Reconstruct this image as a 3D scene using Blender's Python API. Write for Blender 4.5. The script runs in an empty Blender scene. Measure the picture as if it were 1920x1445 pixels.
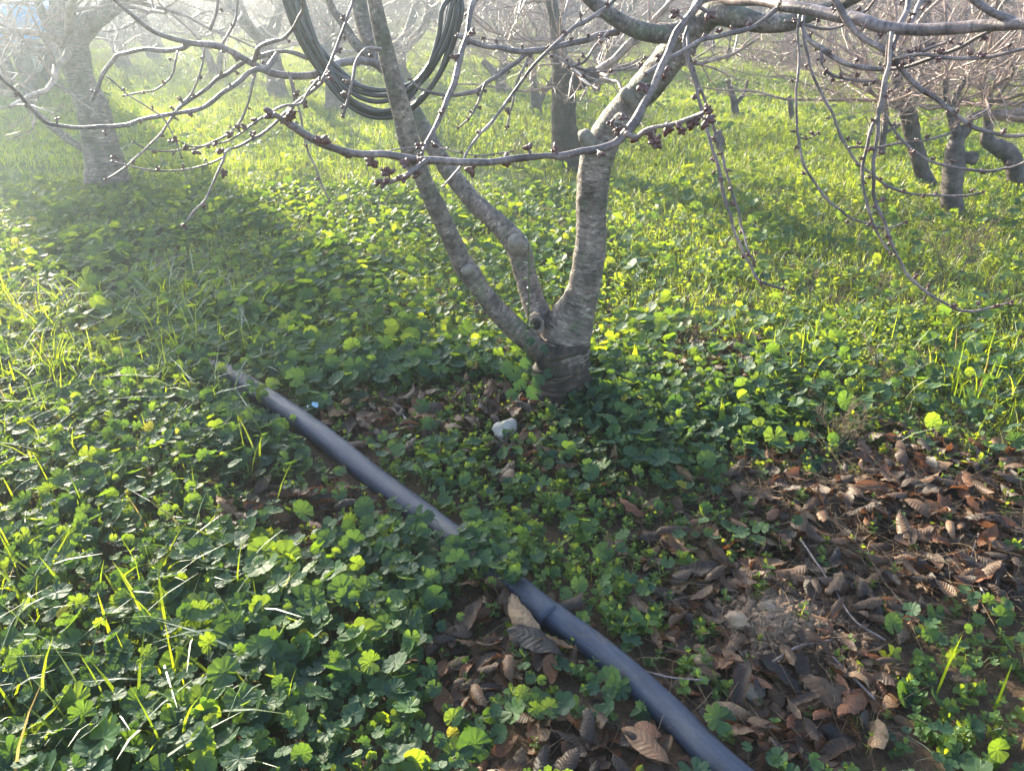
import bpy, math, random
import numpy as np
from mathutils import Vector, Matrix
R = math.radians
rng = np.random.default_rng(7)
random.seed(7)
sc = bpy.context.scene
C = sc.collection

# ---------------------------------------------------------------- camera, light, sky
PITCH, CAMH, F = R(27.7), 1.30, 1450.0
cam_d = bpy.data.cameras.new('camera'); cam = bpy.data.objects.new('camera', cam_d); C.objects.link(cam)
cam.location = (0, 0, CAMH); cam.rotation_euler = (R(90)-PITCH, 0, 0)
cam_d.sensor_width = 36; cam_d.lens = F/1920*36; cam_d.clip_start = .02; cam_d.clip_end = 2000
sc.camera = cam
SAZ, SEL = R(-36), R(21)
S = Vector((math.sin(SAZ)*math.cos(SEL), math.cos(SAZ)*math.cos(SEL), math.sin(SEL)))
sl = bpy.data.lights.new('sun', 'SUN'); so = bpy.data.objects.new('sun', sl); C.objects.link(so)
sl.energy = 5.0; sl.angle = R(.5); sl.color = (1, .89, .66)
so.rotation_euler = S.to_track_quat('Z', 'Y').to_euler(); so.location = (-10, 20, 12)
w = bpy.data.worlds.new('World'); sc.world = w; w.use_nodes = True
nt = w.node_tree; bg = nt.nodes['Background']; sky = nt.nodes.new('ShaderNodeTexSky')
sky.sky_type = 'NISHITA'; sky.sun_disc = False; sky.sun_elevation = SEL; sky.sun_rotation = SAZ
nt.links.new(sky.outputs[0], bg.inputs[0]); bg.inputs[1].default_value = .11
sc.view_settings.view_transform = 'Standard'; sc.view_settings.look = 'None'
sc.view_settings.exposure = 2.8; sc.view_settings.gamma = 1
cy = sc.cycles
cy.max_bounces = 6; cy.diffuse_bounces = 3; cy.glossy_bounces = 2; cy.transmission_bounces = 4
cy.volume_bounces = 0; cy.transparent_max_bounces = 4; cy.use_denoising = True
cy.caustics_reflective = False; cy.caustics_refractive = False
cy.sample_clamp_indirect = 4

# ---------------------------------------------------------------- projection helpers and terrain
cp, sp = math.cos(PITCH), math.sin(PITCH)
def vnoise(x, y, s, seed=0):
    x = np.asarray(x, float)/s + 31.7*seed + 500; y = np.asarray(y, float)/s + 17.3*seed + 500
    xi = np.floor(x).astype(np.int64); yi = np.floor(y).astype(np.int64); fx = x-xi; fy = y-yi
    fx = fx*fx*(3-2*fx); fy = fy*fy*(3-2*fy)
    def h(a, b):
        n = (a*374761393 + b*668265263 + seed*1442695041) & 0xffffffff
        n = ((n ^ (n >> 13))*1274126177) & 0xffffffff
        return ((n ^ (n >> 16)) & 0xffff)/65535.0
    return (h(xi, yi)*(1-fx)+h(xi+1, yi)*fx)*(1-fy)+(h(xi, yi+1)*(1-fx)+h(xi+1, yi+1)*fx)*fy
def proj(X, Y, Z):
    dz = CAMH-np.asarray(Z); dep = Y*cp+dz*sp; up = Y*sp-dz*cp
    return 960+F*X/dep, 722.5-F*up/dep
def Wp(px, py, Y):                      # point on the pixel's ray at forward distance Y
    u = (px-960)/F; v = (py-722.5)/F; t = Y/(cp-v*sp)
    return np.array([u*t, Y, CAMH-t*(sp+v*cp)]), t
MOUND = None
def terr(X, Y):
    X = np.asarray(X, float); Y = np.asarray(Y, float)
    z = .035*(vnoise(X, Y, .9, 1)-.5) + .012*(vnoise(X, Y, .22, 2)-.5)
    z = z + .10*(vnoise(X, Y, 4, 3)-.5)*np.clip((Y-3)/5, 0, 1)
    z = z + .035*np.exp(-(((X-.15)/.4)**2+((Y-2.45)/.35)**2))
    if MOUND is not None: z = z + .045*np.exp(-(((X-MOUND[0])/.13)**2+((Y-MOUND[1])/.12)**2))
    r = np.clip((np.hypot(X, Y)-26)/74, 0, 1); z = z + 4.0*r*r*(3-2*r)*(.75+.5*vnoise(X, Y, 35, 5))
    return z
def Gp(px, py, dz=0):                   # point of the ground seen at the pixel
    u = (px-960)/F; v = (py-722.5)/F; z = 0
    for _ in range(6):
        t = (CAMH-z)/(sp+v*cp); x, y = u*t, t*(cp-v*sp); z = float(terr(x, y))+dz
    return np.array([x, y, z])
MOUND = Gp(1455, 1175)

# ---------------------------------------------------------------- mesh buffer
class Buf:
    def __init__(s): s.V = []; s.Q = []; s.T = []; s.uq = []; s.ut = []; s.a = []; s.mq = []; s.mt = []; s.n = 0
    def add(s, V, Q=None, T=None, uq=None, ut=None, a=0., m=0):
        V = np.asarray(V, float).reshape(-1, 3); k = len(V); s.V.append(V)
        s.a.append(np.broadcast_to(np.asarray(a, float), (k,)))
        if Q is not None and len(Q):
            Q = np.asarray(Q); s.Q.append(Q+s.n); s.uq.append(np.zeros((len(Q), 4, 2)) if uq is None else uq); s.mq.append(np.full(len(Q), m))
        if T is not None and len(T):
            T = np.asarray(T); s.T.append(T+s.n); s.ut.append(np.zeros((len(T), 3, 2)) if ut is None else ut); s.mt.append(np.full(len(T), m))
        s.n += k
    def mesh(s, name, mats, smooth=True):
        V = np.concatenate(s.V); me = bpy.data.meshes.new(name)
        Q = np.concatenate(s.Q) if s.Q else np.zeros((0, 4), int); T = np.concatenate(s.T) if s.T else np.zeros((0, 3), int)
        nq, ntr = len(Q), len(T)
        me.vertices.add(len(V)); me.vertices.foreach_set('co', V.astype(np.float32).ravel())
        me.loops.add(nq*4+ntr*3); me.loops.foreach_set('vertex_index', np.concatenate([Q.ravel(), T.ravel()]).astype(np.int32))
        me.polygons.add(nq+ntr)
        me.polygons.foreach_set('loop_start', np.concatenate([np.arange(nq)*4, nq*4+np.arange(ntr)*3]).astype(np.int32))
        me.polygons.foreach_set('material_index', np.concatenate(s.mq+s.mt).astype(np.int32))
        me.polygons.foreach_set('use_smooth', np.full(nq+ntr, smooth))
        uv = me.uv_layers.new(name='UVMap')
        U = np.concatenate(([np.concatenate(s.uq).reshape(-1, 2)] if s.uq else [])+([np.concatenate(s.ut).reshape(-1, 2)] if s.ut else []))
        uv.data.foreach_set('uv', U.astype(np.float32).ravel())
        at = me.attributes.new('var', 'FLOAT', 'POINT'); at.data.foreach_set('value', np.concatenate(s.a).astype(np.float32))
        me.update(calc_edges=True); me.validate()
        for m in (mats if isinstance(mats, (list, tuple)) else [mats]): me.materials.append(m)
        return me
    def obj(s, name, mats, parent=None, smooth=True):
        o = bpy.data.objects.new(name, s.mesh(name, mats, smooth)); C.objects.link(o)
        if parent is not None: o.parent = parent; o.matrix_parent_inverse = parent.matrix_basis.inverted()
        return o
def tag(o, label=None, cat=None, group=None, kind=None):
    for k, v in (('label', label), ('category', cat), ('group', group), ('kind', kind)):
        if v: o[k] = v
    return o
def empty(name, loc, label, cat, group=None):
    o = bpy.data.objects.new(name, None); C.objects.link(o); o.location = Vector(loc); o.empty_display_size = .1
    return tag(o, label, cat, group)
def copy_thing(src, loc, rz=0, sca=1., label=None, group=None):
    c = src.copy(); C.objects.link(c); c.location = Vector(loc); c.rotation_euler = (0, 0, rz); c.scale = (sca,)*3
    for ch in src.children:
        d = ch.copy(); C.objects.link(d); d.parent = c; d.matrix_parent_inverse = Matrix.Identity(4)
    if label: c['label'] = label
    if group: c['group'] = group
    return c

def norm(v): return v/np.maximum(np.linalg.norm(v, axis=-1, keepdims=True), 1e-9)
def smooth_path(P, r, n):
    """Catmull-Rom resample of P and radii to about n points."""
    P = np.asarray(P, float); r = np.asarray(r, float)
    if len(P) < 3: 
        t = np.linspace(0, 1, n); return P[0]+(P[-1]-P[0])*t[:, None], r[0]+(r[-1]-r[0])*t
    A = np.concatenate([P, r[:, None]], 1); A = np.vstack([2*A[0]-A[1], A, 2*A[-1]-A[-2]])
    L = np.concatenate([[0], np.cumsum(np.linalg.norm(np.diff(P, axis=0), axis=1))]); 
    q = np.linspace(0, L[-1], n); i = np.clip(np.searchsorted(L, q, 'right')-1, 0, len(P)-2)
    t = ((q-L[i])/np.maximum(L[i+1]-L[i], 1e-9))[:, None]; p0, p1, p2, p3 = A[i], A[i+1], A[i+2], A[i+3]
    o = .5*((2*p1)+(-p0+p2)*t+(2*p0-5*p1+4*p2-p3)*t*t+(-p0+3*p1-3*p2+p3)*t**3)
    return o[:, :3], np.maximum(o[:, 3], 1e-4)
def tube(buf, P, r, sides=10, n=None, bump=0., bs=.05, cap=True, m=0, seed=0, a=0., rough=None):
    n = n or max(4, len(P)*4); P, r = smooth_path(P, r, n); k = len(P)
    T = norm(np.gradient(P, axis=0)); N = np.zeros_like(T)
    ref = np.array([0, 0, 1.]) if abs(T[0][2]) < .9 else np.array([1., 0, 0]); v = np.cross(T[0], ref); v /= np.linalg.norm(v)
    for i in range(k):
        v = v-T[i]*np.dot(v, T[i]); v /= np.linalg.norm(v); N[i] = v
    B = np.cross(T, N); th = np.arange(sides)/sides*2*math.pi
    L = np.concatenate([[0], np.cumsum(np.linalg.norm(np.diff(P, axis=0), axis=1))])
    rr = np.repeat(r[:, None], sides, 1)
    if bump:
        a1 = vnoise(np.cos(th)[None]*.5*1+L[:, None]*0+3, np.sin(th)[None]*.5+L[:, None]/bs*.5, .5, 11+seed)
        a2 = vnoise(np.cos(th)[None]*.5+9, np.sin(th)[None]*.5+L[:, None]/bs*1.7, .25, 12+seed)
        rr = rr*(1+bump*((a1-.5)*1.4+(a2-.5)*.8))
    V = P[:, None]+rr[..., None]*(np.cos(th)[None, :, None]*N[:, None]+np.sin(th)[None, :, None]*B[:, None])
    i, j = np.meshgrid(np.arange(k-1), np.arange(sides), indexing='ij'); j2 = (j+1) % sides
    Q = np.stack([i*sides+j, i*sides+j2, (i+1)*sides+j2, (i+1)*sides+j], -1).reshape(-1, 4)
    u0 = j/sides; u1 = (j+1)/sides; uq = np.stack([np.stack([u0, L[i]], -1), np.stack([u1, L[i]], -1), np.stack([u1, L[i+1]], -1), np.stack([u0, L[i+1]], -1)], -2).reshape(-1, 4, 2)
    V = V.reshape(-1, 3)
    if cap:
        V = np.vstack([V, P[-1]+T[-1]*r[-1]*.25, P[0]]); e = k*sides; jj = np.arange(sides); b = (k-1)*sides
        Tt = np.vstack([np.stack([b+jj, b+(jj+1) % sides, np.full(sides, e)], -1), np.stack([(jj+1) % sides, jj, np.full(sides, e+1)], -1)])
        buf.add(V, Q, Tt, uq, np.tile(np.array([[0, L[-1]], [.1, L[-1]], [.05, L[-1]]]), (2*sides, 1, 1)), a, m)
    else: buf.add(V, Q, None, uq, None, a, m)
    return P, r
def batch_tubes(buf, P, r, sides=3, a=0., m=0):
    """P (B,N,3), r (B,N): many thin tubes at once."""
    Bn, N = P.shape[:2]
    T = norm(np.gradient(P, axis=1)); ref = np.array([.31, .17, .93]); A = norm(np.cross(T, ref)); D = np.cross(T, A)
    th = np.arange(sides)/sides*2*math.pi
    V = P[:, :, None]+r[:, :, None, None]*(np.cos(th)[None, None, :, None]*A[:, :, None]+np.sin(th)[None, None, :, None]*D[:, :, None])
    i, j = np.meshgrid(np.arange(N-1), np.arange(sides), indexing='ij'); j2 = (j+1) % sides
    q = np.stack([i*sides+j, i*sides+j2, (i+1)*sides+j2, (i+1)*sides+j], -1).reshape(-1, 4)
    Q = (q[None]+np.arange(Bn)[:, None, None]*(N*sides)).reshape(-1, 4)
    L = np.linalg.norm(np.diff(P, axis=1), axis=2).cumsum(1); L = np.concatenate([np.zeros((Bn, 1)), L], 1)
    u0 = np.broadcast_to(j/sides, (Bn,)+j.shape); u1 = u0+1/sides; l0 = L[:, i]; l1 = L[:, i+1]
    uq = np.stack([np.stack([u0, l0], -1), np.stack([u1, l0], -1), np.stack([u1, l1], -1), np.stack([u0, l1], -1)], -2).reshape(-1, 4, 2)
    aa = np.repeat(np.broadcast_to(np.asarray(a, float), (Bn,)), N*sides)
    buf.add(V, Q, None, uq, None, aa, m)
def scatter(buf, tv, tq, tt, pos, Z, yaw, scale, var, m=0, tuv=None):
    """Instances of a template: local +Z goes to Z, turned by yaw, scaled."""
    K = len(pos); 
    if K == 0: return
    Z = norm(Z); ref = np.stack([np.cos(yaw), np.sin(yaw), np.zeros(K)], -1)
    X = norm(ref-Z*np.sum(ref*Z, -1, keepdims=True)); Y = np.cross(Z, X)
    s = np.broadcast_to(np.asarray(scale, float), (K,))[:, None, None]
    V = pos[:, None]+s*(tv[None, :, 0:1]*X[:, None]+tv[None, :, 1:2]*Y[:, None]+tv[None, :, 2:3]*Z[:, None])
    off = (np.arange(K)*len(tv))[:, None, None]
    Q = (tq[None]+off).reshape(-1, 4) if tq is not None and len(tq) else None
    Tt = (tt[None]+off).reshape(-1, 3) if tt is not None and len(tt) else None
    uq = np.tile(tuv[tq][:, :, :], (K, 1, 1)) if tuv is not None and Q is not None else None
    ut = np.tile(tuv[tt][:, :, :], (K, 1, 1)) if tuv is not None and Tt is not None else None
    buf.add(V, Q, Tt, uq, ut, np.repeat(var, len(tv)), m)

# ---------------------------------------------------------------- materials
def mat(name): 
    m = bpy.data.materials.new(name); m.use_nodes = True; n = m.node_tree; n.nodes.clear()
    out = n.nodes.new('ShaderNodeOutputMaterial'); return m, n, out
def N(n, t, **k):
    x = n.nodes.new('ShaderNode'+t)
    for a, b in k.items():
        if a.startswith('i_'): x.inputs[a[2:].replace('_', ' ')].default_value = b
        else: setattr(x, a, b)
    return x
def ramp(n, stops, src=None):
    r = n.nodes.new('ShaderNodeValToRGB'); e = r.color_ramp.elements
    while len(e) < len(stops): e.new(.5)
    for x, (p, c) in zip(e, stops): x.position = p; x.color = (*c, 1) if len(c) == 3 else c
    if src is not None: n.links.new(src, r.inputs[0])
    return r
def attr(n, name='var'):
    x = n.nodes.new('ShaderNodeAttribute'); x.attribute_name = name; return x
def leaf_mat(name, dif, tra, tmix=.45, gloss=.06, rough=.45, veins=0):
    m, n, out = mat(name); a = attr(n); L = n.links.new
    c1 = ramp(n, dif, a.outputs['Fac']); c2 = ramp(n, tra, a.outputs['Fac'])
    d = N(n, 'BsdfDiffuse'); t = N(n, 'BsdfTranslucent'); g = N(n, 'BsdfGlossy'); g.inputs['Roughness'].default_value = rough
    if veins:
        uv = N(n, 'UVMap'); nz = N(n, 'TexNoise'); nz.inputs['Scale'].default_value = 3.5; L(uv.outputs[0], nz.inputs['Vector'])
        gr = N(n, 'TexWave', wave_type='RINGS'); gr.inputs['Scale'].default_value = 1
        mx = N(n, 'Mix', data_type='RGBA', blend_type='MULTIPLY'); mx.inputs[0].default_value = .55
        r2 = ramp(n, [(.3, (.6, .65, .6)), (.7, (1.15, 1.1, 1.0))], nz.outputs[0]); L(c1.outputs[0], mx.inputs[6]); L(r2.outputs[0], mx.inputs[7]); L(mx.outputs[2], d.inputs[0])
    else: L(c1.outputs[0], d.inputs[0])
    L(c2.outputs[0], t.inputs[0])
    m1 = N(n, 'MixShader'); m1.inputs[0].default_value = tmix; L(d.outputs[0], m1.inputs[1]); L(t.outputs[0], m1.inputs[2])
    fr = N(n, 'Fresnel'); fr.inputs[0].default_value = 1.4; mm = N(n, 'Math', operation='MULTIPLY_ADD'); mm.inputs[1].default_value = .17; mm.inputs[2].default_value = gloss*.08; L(fr.outputs[0], mm.inputs[0])
    m2 = N(n, 'MixShader'); L(mm.outputs[0], m2.inputs[0]); L(m1.outputs[0], m2.inputs[1]); L(g.outputs[0], m2.inputs[2]); L(m2.outputs[0], out.inputs[0])
    return m
M = {}
M['cranesbill'] = leaf_mat('cranesbill_leaf', [(0, (.032, .066, .046)), (.5, (.05, .095, .055)), (.93, (.07, .13, .05)), (1, (.25, .22, .03))],
                           [(0, (.08, .16, .012)), (.45, (.20, .32, .012)), (.75, (.40, .52, .012)), (.93, (.52, .56, .02)), (1, (.5, .45, .05))], .5, veins=1)
M['chickweed'] = leaf_mat('chickweed_leaf', [(0, (.038, .078, .035)), (1, (.075, .14, .045))], [(0, (.34, .44, .015)), (1, (.56, .62, .02))], .5)
M['grass'] = leaf_mat('grass_blade', [(0, (.045, .085, .018)), (.75, (.10, .15, .022)), (.9, (.13, .17, .04)), (1, (.20, .16, .07))],
                      [(0, (.26, .38, .01)), (.75, (.52, .57, .012)), (.9, (.55, .55, .04)), (1, (.4, .28, .09))], .55, rough=.6)
M['straw'] = leaf_mat('dry_straw', [(0, (.10, .07, .045)), (.6, (.17, .12, .075)), (1, (.27, .20, .12))], [(0, (.1, .07, .04)), (1, (.4, .28, .16))], .25)
M['orange_leaf'] = leaf_mat('withered_orange_leaf', [(0, (.30, .12, .04)), (1, (.42, .2, .07))], [(0, (.6, .22, .05)), (1, (.7, .32, .08))], .45)
M['evergreen'] = leaf_mat('evergreen_foliage', [(0, (.02, .045, .018)), (1, (.04, .07, .025))], [(0, (.03, .05, .01)), (1, (.05, .08, .02))], .15)

def dead_mat():
    m, n, out = mat('dead_cherry_leaf'); L = n.links.new
    oi = N(n, 'ObjectInfo'); a = attr(n); s = N(n, 'Math', operation='ADD'); L(oi.outputs['Random'], s.inputs[0]); L(a.outputs['Fac'], s.inputs[1])
    fr = N(n, 'Math', operation='FRACT'); L(s.outputs[0], fr.inputs[0])
    c = ramp(n, [(0, (.016, .011, .008)), (.3, (.040, .022, .012)), (.58, (.075, .040, .020)), (.8, (.13, .072, .036)), (.92, (.12, .040, .014)), (1, (.24, .15, .08))], fr.outputs[0])
    uv = N(n, 'UVMap'); sx = N(n, 'SeparateXYZ'); L(uv.outputs[0], sx.inputs[0])
    ab = N(n, 'Math', operation='ABSOLUTE'); L(sx.outputs[1], ab.inputs[0])
    # side veins: bands in (x - k|y|)
    mu = N(n, 'Math', operation='MULTIPLY_ADD'); mu.inputs[1].default_value = -.55; L(ab.outputs[0], mu.inputs[0]); L(sx.outputs[0], mu.inputs[2])
    m2 = N(n, 'Math', operation='MULTIPLY'); m2.inputs[1].default_value = 62; L(mu.outputs[0], m2.inputs[0])
    si = N(n, 'Math', operation='SINE'); L(m2.outputs[0], si.inputs[0])
    nz = N(n, 'TexNoise'); nz.inputs['Scale'].default_value = 6; nz.inputs['Detail'].default_value = 5; tc = N(n, 'TexCoord'); L(tc.outputs['Object'], nz.inputs['Vector']); nz.inputs['Scale'].default_value = 30
    rr = ramp(n, [(.3, (.45, .42, .4)), (.65, (1.25, 1.2, 1.15))], nz.outputs[0])
    mx = N(n, 'Mix', data_type='RGBA', blend_type='MULTIPLY'); mx.inputs[0].default_value = .8; L(c.outputs[0], mx.inputs[6]); L(rr.outputs[0], mx.inputs[7])
    b = N(n, 'Bump'); b.inputs['Strength'].default_value = .5; b.inputs['Distance'].default_value = .0012
    ad = N(n, 'Math', operation='MULTIPLY_ADD'); ad.inputs[1].default_value = .5; L(si.outputs[0], ad.inputs[0]); L(nz.outputs[0], ad.inputs[2]); L(ad.outputs[0], b.inputs['Height'])
    p = N(n, 'BsdfPrincipled'); p.inputs['Roughness'].default_value = .55; p.inputs['Specular IOR Level'].default_value = .35
    L(mx.outputs[2], p.inputs['Base Color']); L(b.outputs[0], p.inputs['Normal'])
    t = N(n, 'BsdfTranslucent'); t.inputs[0].default_value = (.35, .13, .05, 1); ms = N(n, 'MixShader'); ms.inputs[0].default_value = .12
    L(p.outputs[0], ms.inputs[1]); L(t.outputs[0], ms.inputs[2]); L(ms.outputs[0], out.inputs[0])
    return m
M['dead'] = dead_mat()

def bark_mat(name, base, dark, light, uvs=(3, 70), peel=.5, moss=0, rough=.6, bump=.6, vertical=False):
    m, n, out = mat(name); L = n.links.new
    uv = N(n, 'UVMap'); mp = N(n, 'Mapping'); mp.inputs['Scale'].default_value = (uvs[0], uvs[1], 1); L(uv.outputs[0], mp.inputs[0])
    n1 = N(n, 'TexNoise'); n1.inputs['Scale'].default_value = 1; n1.inputs['Detail'].default_value = 6; n1.inputs['Roughness'].default_value = .65; L(mp.outputs[0], n1.inputs['Vector'])
    tc = N(n, 'TexCoord'); n2 = N(n, 'TexNoise'); n2.inputs['Scale'].default_value = 16; n2.inputs['Detail'].default_value = 8; n2.inputs['Roughness'].default_value = .65; L(tc.outputs['Object'], n2.inputs['Vector'])
    n3 = N(n, 'TexNoise'); n3.inputs['Scale'].default_value = 55; n3.inputs['Detail'].default_value = 4; L(tc.outputs['Object'], n3.inputs['Vector'])
    r1 = ramp(n, [(.36, dark), (.46, base), (.55, base), (.66, light)], n1.outputs[0])
    r2 = ramp(n, [(.36, (.32, .29, .26)), (.5, (.85, .83, .8)), (.64, (1.55, 1.5, 1.42))], n2.outputs[0])
    mx = N(n, 'Mix', data_type='RGBA', blend_type='MULTIPLY'); mx.inputs[0].default_value = .9; L(r1.outputs[0], mx.inputs[6]); L(r2.outputs[0], mx.inputs[7])
    col = mx.outputs[2]
    if moss:
        n4 = N(n, 'TexNoise'); n4.inputs['Scale'].default_value = 14; L(tc.outputs['Object'], n4.inputs['Vector'])
        r4 = ramp(n, [(.56, (0, 0, 0)), (.68, (moss,)*3)], n4.outputs[0]); mm = N(n, 'Mix', data_type='RGBA'); L(r4.outputs[0], mm.inputs[0]); L(col, mm.inputs[6]); mm.inputs[7].default_value = (.10, .12, .06, 1); col = mm.outputs[2]
    ad = N(n, 'Math', operation='ADD'); L(n1.outputs[0], ad.inputs[0]); a2 = N(n, 'Math', operation='MULTIPLY'); a2.inputs[1].default_value = .5; L(n3.outputs[0], a2.inputs[0]); L(a2.outputs[0], ad.inputs[1])
    b = N(n, 'Bump'); b.inputs['Strength'].default_value = bump; b.inputs['Distance'].default_value = .008; L(ad.outputs[0], b.inputs['Height'])
    p = N(n, 'BsdfPrincipled'); p.inputs['Roughness'].default_value = rough; p.inputs['Specular IOR Level'].default_value = .35
    L(col, p.inputs['Base Color']); L(b.outputs[0], p.inputs['Normal']); L(p.outputs[0], out.inputs[0]); return m
M['bark'] = bark_mat('cherry_bark', (.155, .118, .098), (.035, .024, .02), (.34, .285, .25), (10, 85), moss=.5, bump=.9)
M['bark_rough'] = bark_mat('old_rough_bark', (.036, .024, .018), (.009, .006, .005), (.085, .06, .045), (12, 9), bump=1.0, rough=.8, moss=.3)
M['branch'] = bark_mat('young_branch_bark', (.16, .12, .115), (.09, .062, .06), (.27, .23, .225), (3, 140), rough=.42, bump=.35)
M['twig'] = bark_mat('orchard_twig_bark', (.29, .20, .17), (.19, .125, .105), (.40, .30, .26), (2, 30), rough=.4, bump=.2)
M['bg_bark'] = bark_mat('orchard_trunk_bark', (.085, .066, .062), (.03, .024, .022), (.17, .14, .13), (4, 25), rough=.65, bump=.8, moss=.2)
def simple(name, c, rough=.5, nscale=40, var=.25, bump=.3, spec=.5, dist=.002, coat=0):
    m, n, out = mat(name); L = n.links.new; tc = N(n, 'TexCoord'); nz = N(n, 'TexNoise'); nz.inputs['Scale'].default_value = nscale; nz.inputs['Detail'].default_value = 6
    L(tc.outputs['Object'], nz.inputs['Vector'])
    r = ramp(n, [(.3, tuple(x*(1-var) for x in c)), (.7, tuple(min(1, x*(1+var)) for x in c))], nz.outputs[0])
    b = N(n, 'Bump'); b.inputs['Strength'].default_value = bump; b.inputs['Distance'].default_value = dist; L(nz.outputs[0], b.inputs['Height'])
    p = N(n, 'BsdfPrincipled'); p.inputs['Roughness'].default_value = rough; p.inputs['Specular IOR Level'].default_value = spec
    L(r.outputs[0], p.inputs['Base Color']); L(b.outputs[0], p.inputs['Normal']); L(p.outputs[0], out.inputs[0]); return m
M['bud'] = simple('cherry_bud', (.085, .033, .028), .4, 300, .4, .4)
M['cutwood'] = simple('weathered_cut_wood', (.17, .14, .11), .8, 60, .35, .8)
M['knothole'] = simple('knot_hole', (.03, .022, .02), .9, 60, .3, .8)
M['hose'] = simple('black_hose', (.018, .018, .02), .3, 30, .3, .1)
def pipe_mat():
    m, n, out = mat('dusty_black_pipe'); L = n.links.new; tc = N(n, 'TexCoord'); uv = N(n, 'UVMap')
    mp = N(n, 'Mapping'); mp.inputs['Scale'].default_value = (8, 3, 1); L(uv.outputs[0], mp.inputs[0])
    n1 = N(n, 'TexNoise'); n1.inputs['Scale'].default_value = 3; n1.inputs['Detail'].default_value = 8; L(mp.outputs[0], n1.inputs['Vector'])
    n2 = N(n, 'TexNoise'); n2.inputs['Scale'].default_value = 160; n2.inputs['Detail'].default_value = 5; L(tc.outputs['Object'], n2.inputs['Vector'])
    r = ramp(n, [(.3, (.007, .011, .026)), (.5, (.014, .021, .044)), (.78, (.045, .047, .060))], n1.outputs[0])
    mx = N(n, 'Mix', data_type='RGBA', blend_type='MULTIPLY'); mx.inputs[0].default_value = .5; r2 = ramp(n, [(.35, (.6, .6, .6)), (.65, (1.3, 1.28, 1.2))], n2.outputs[0]); L(r.outputs[0], mx.inputs[6]); L(r2.outputs[0], mx.inputs[7])
    n3 = N(n, 'TexNoise'); n3.inputs['Scale'].default_value = 9; n3.inputs['Detail'].default_value = 9; n3.inputs['Roughness'].default_value = .7; L(tc.outputs['Object'], n3.inputs['Vector'])
    r3 = ramp(n, [(.54, (0, 0, 0)), (.66, (.75,)*3)], n3.outputs[0]); md = N(n, 'Mix', data_type='RGBA'); L(r3.outputs[0], md.inputs[0]); L(mx.outputs[2], md.inputs[6]); md.inputs[7].default_value = (.075, .055, .042, 1); mx = md
    rg = ramp(n, [(.3, (.5,)*3), (.7, (.7,)*3)], n1.outputs[0])
    b = N(n, 'Bump'); b.inputs['Strength'].default_value = .25; b.inputs['Distance'].default_value = .001; L(n2.outputs[0], b.inputs['Height'])
    p = N(n, 'BsdfPrincipled'); L(mx.outputs[2], p.inputs['Base Color']); L(rg.outputs[0], p.inputs['Roughness']); L(b.outputs[0], p.inputs['Normal']); L(p.outputs[0], out.inputs[0]); return m
M['pipe'] = pipe_mat()
M['stone'] = simple('pale_limestone', (.27, .24, .20), .85, 35, .25, .9, dist=.006)
M['stone_brown'] = simple('earthy_stone', (.19, .135, .09), .9, 35, .3, .9, dist=.006)
M['clod'] = simple('soil_crumb', (.15, .095, .06), .95, 80, .4, .9, dist=.004)
M['blue'] = simple('blue_painted_steel', (.04, .30, .65), .4, 3, .15, .1)
M['white'] = simple('white_painted_steel', (.72, .72, .70), .45, 5, .1, .1)
M['tyre'] = simple('black_rubber', (.02, .02, .02), .8, 60, .3, .3)
M['grey'] = simple('grey_steel', (.2, .2, .21), .5, 10, .2, .1)
M['bluescrap'] = simple('pale_blue_plastic', (.35, .5, .62), .4, 20, .15, .2)

def ground_mat():
    m, n, out = mat('orchard_soil'); L = n.links.new; g = N(n, 'NewGeometry'); sx = N(n, 'SeparateXYZ'); L(g.outputs['Position'], sx.inputs[0])
    n1 = N(n, 'TexNoise'); n1.inputs['Scale'].default_value = 2.2; n1.inputs['Detail'].default_value = 8; L(g.outputs['Position'], n1.inputs['Vector'])
    n2 = N(n, 'TexNoise'); n2.inputs['Scale'].default_value = 60; n2.inputs['Detail'].default_value = 8; n2.inputs['Roughness'].default_value = .7; L(g.outputs['Position'], n2.inputs['Vector'])
    n3 = N(n, 'TexNoise'); n3.inputs['Scale'].default_value = .06; n3.inputs['Detail'].default_value = 4; L(g.outputs['Position'], n3.inputs['Vector'])
    soil = ramp(n, [(.25, (.035, .022, .015)), (.5, (.075, .048, .032)), (.75, (.13, .088, .06))], n2.outputs[0])
    grs = ramp(n, [(.3, (.05, .075, .018)), (.6, (.09, .13, .028)), (.8, (.17, .16, .06))], n1.outputs[0])
    far = ramp(n, [(.40, (.07, .11, .035)), (.52, (.30, .24, .10)), (.66, (.33, .22, .12))], n3.outputs[0])
    vl = N(n, 'VectorMath', operation='LENGTH'); L(g.outputs['Position'], vl.inputs[0])
    d1 = N(n, 'MapRange'); d1.inputs[1].default_value = 3.4; d1.inputs[2].default_value = 6.5; L(vl.outputs['Value'], d1.inputs[0])
    d2 = N(n, 'MapRange'); d2.inputs[1].default_value = 27; d2.inputs[2].default_value = 40; L(sx.outputs[1], d2.inputs[0])
    m1 = N(n, 'Mix', data_type='RGBA'); L(d1.outputs[0], m1.inputs[0]); L(soil.outputs[0], m1.inputs[6]); L(grs.outputs[0], m1.inputs[7])
    m2 = N(n, 'Mix', data_type='RGBA'); L(d2.outputs[0], m2.inputs[0]); L(m1.outputs[2], m2.inputs[6]); L(far.outputs[0], m2.inputs[7])
    b = N(n, 'Bump'); b.inputs['Strength'].default_value = .9; b.inputs['Distance'].default_value = .012; L(n2.outputs[0], b.inputs['Height'])
    p = N(n, 'BsdfPrincipled'); p.inputs['Roughness'].default_value = .95; p.inputs['Specular IOR Level'].default_value = .15
    L(m2.outputs[2], p.inputs['Base Color']); L(b.outputs[0], p.inputs['Normal']); L(p.outputs[0], out.inputs[0]); return m
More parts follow.
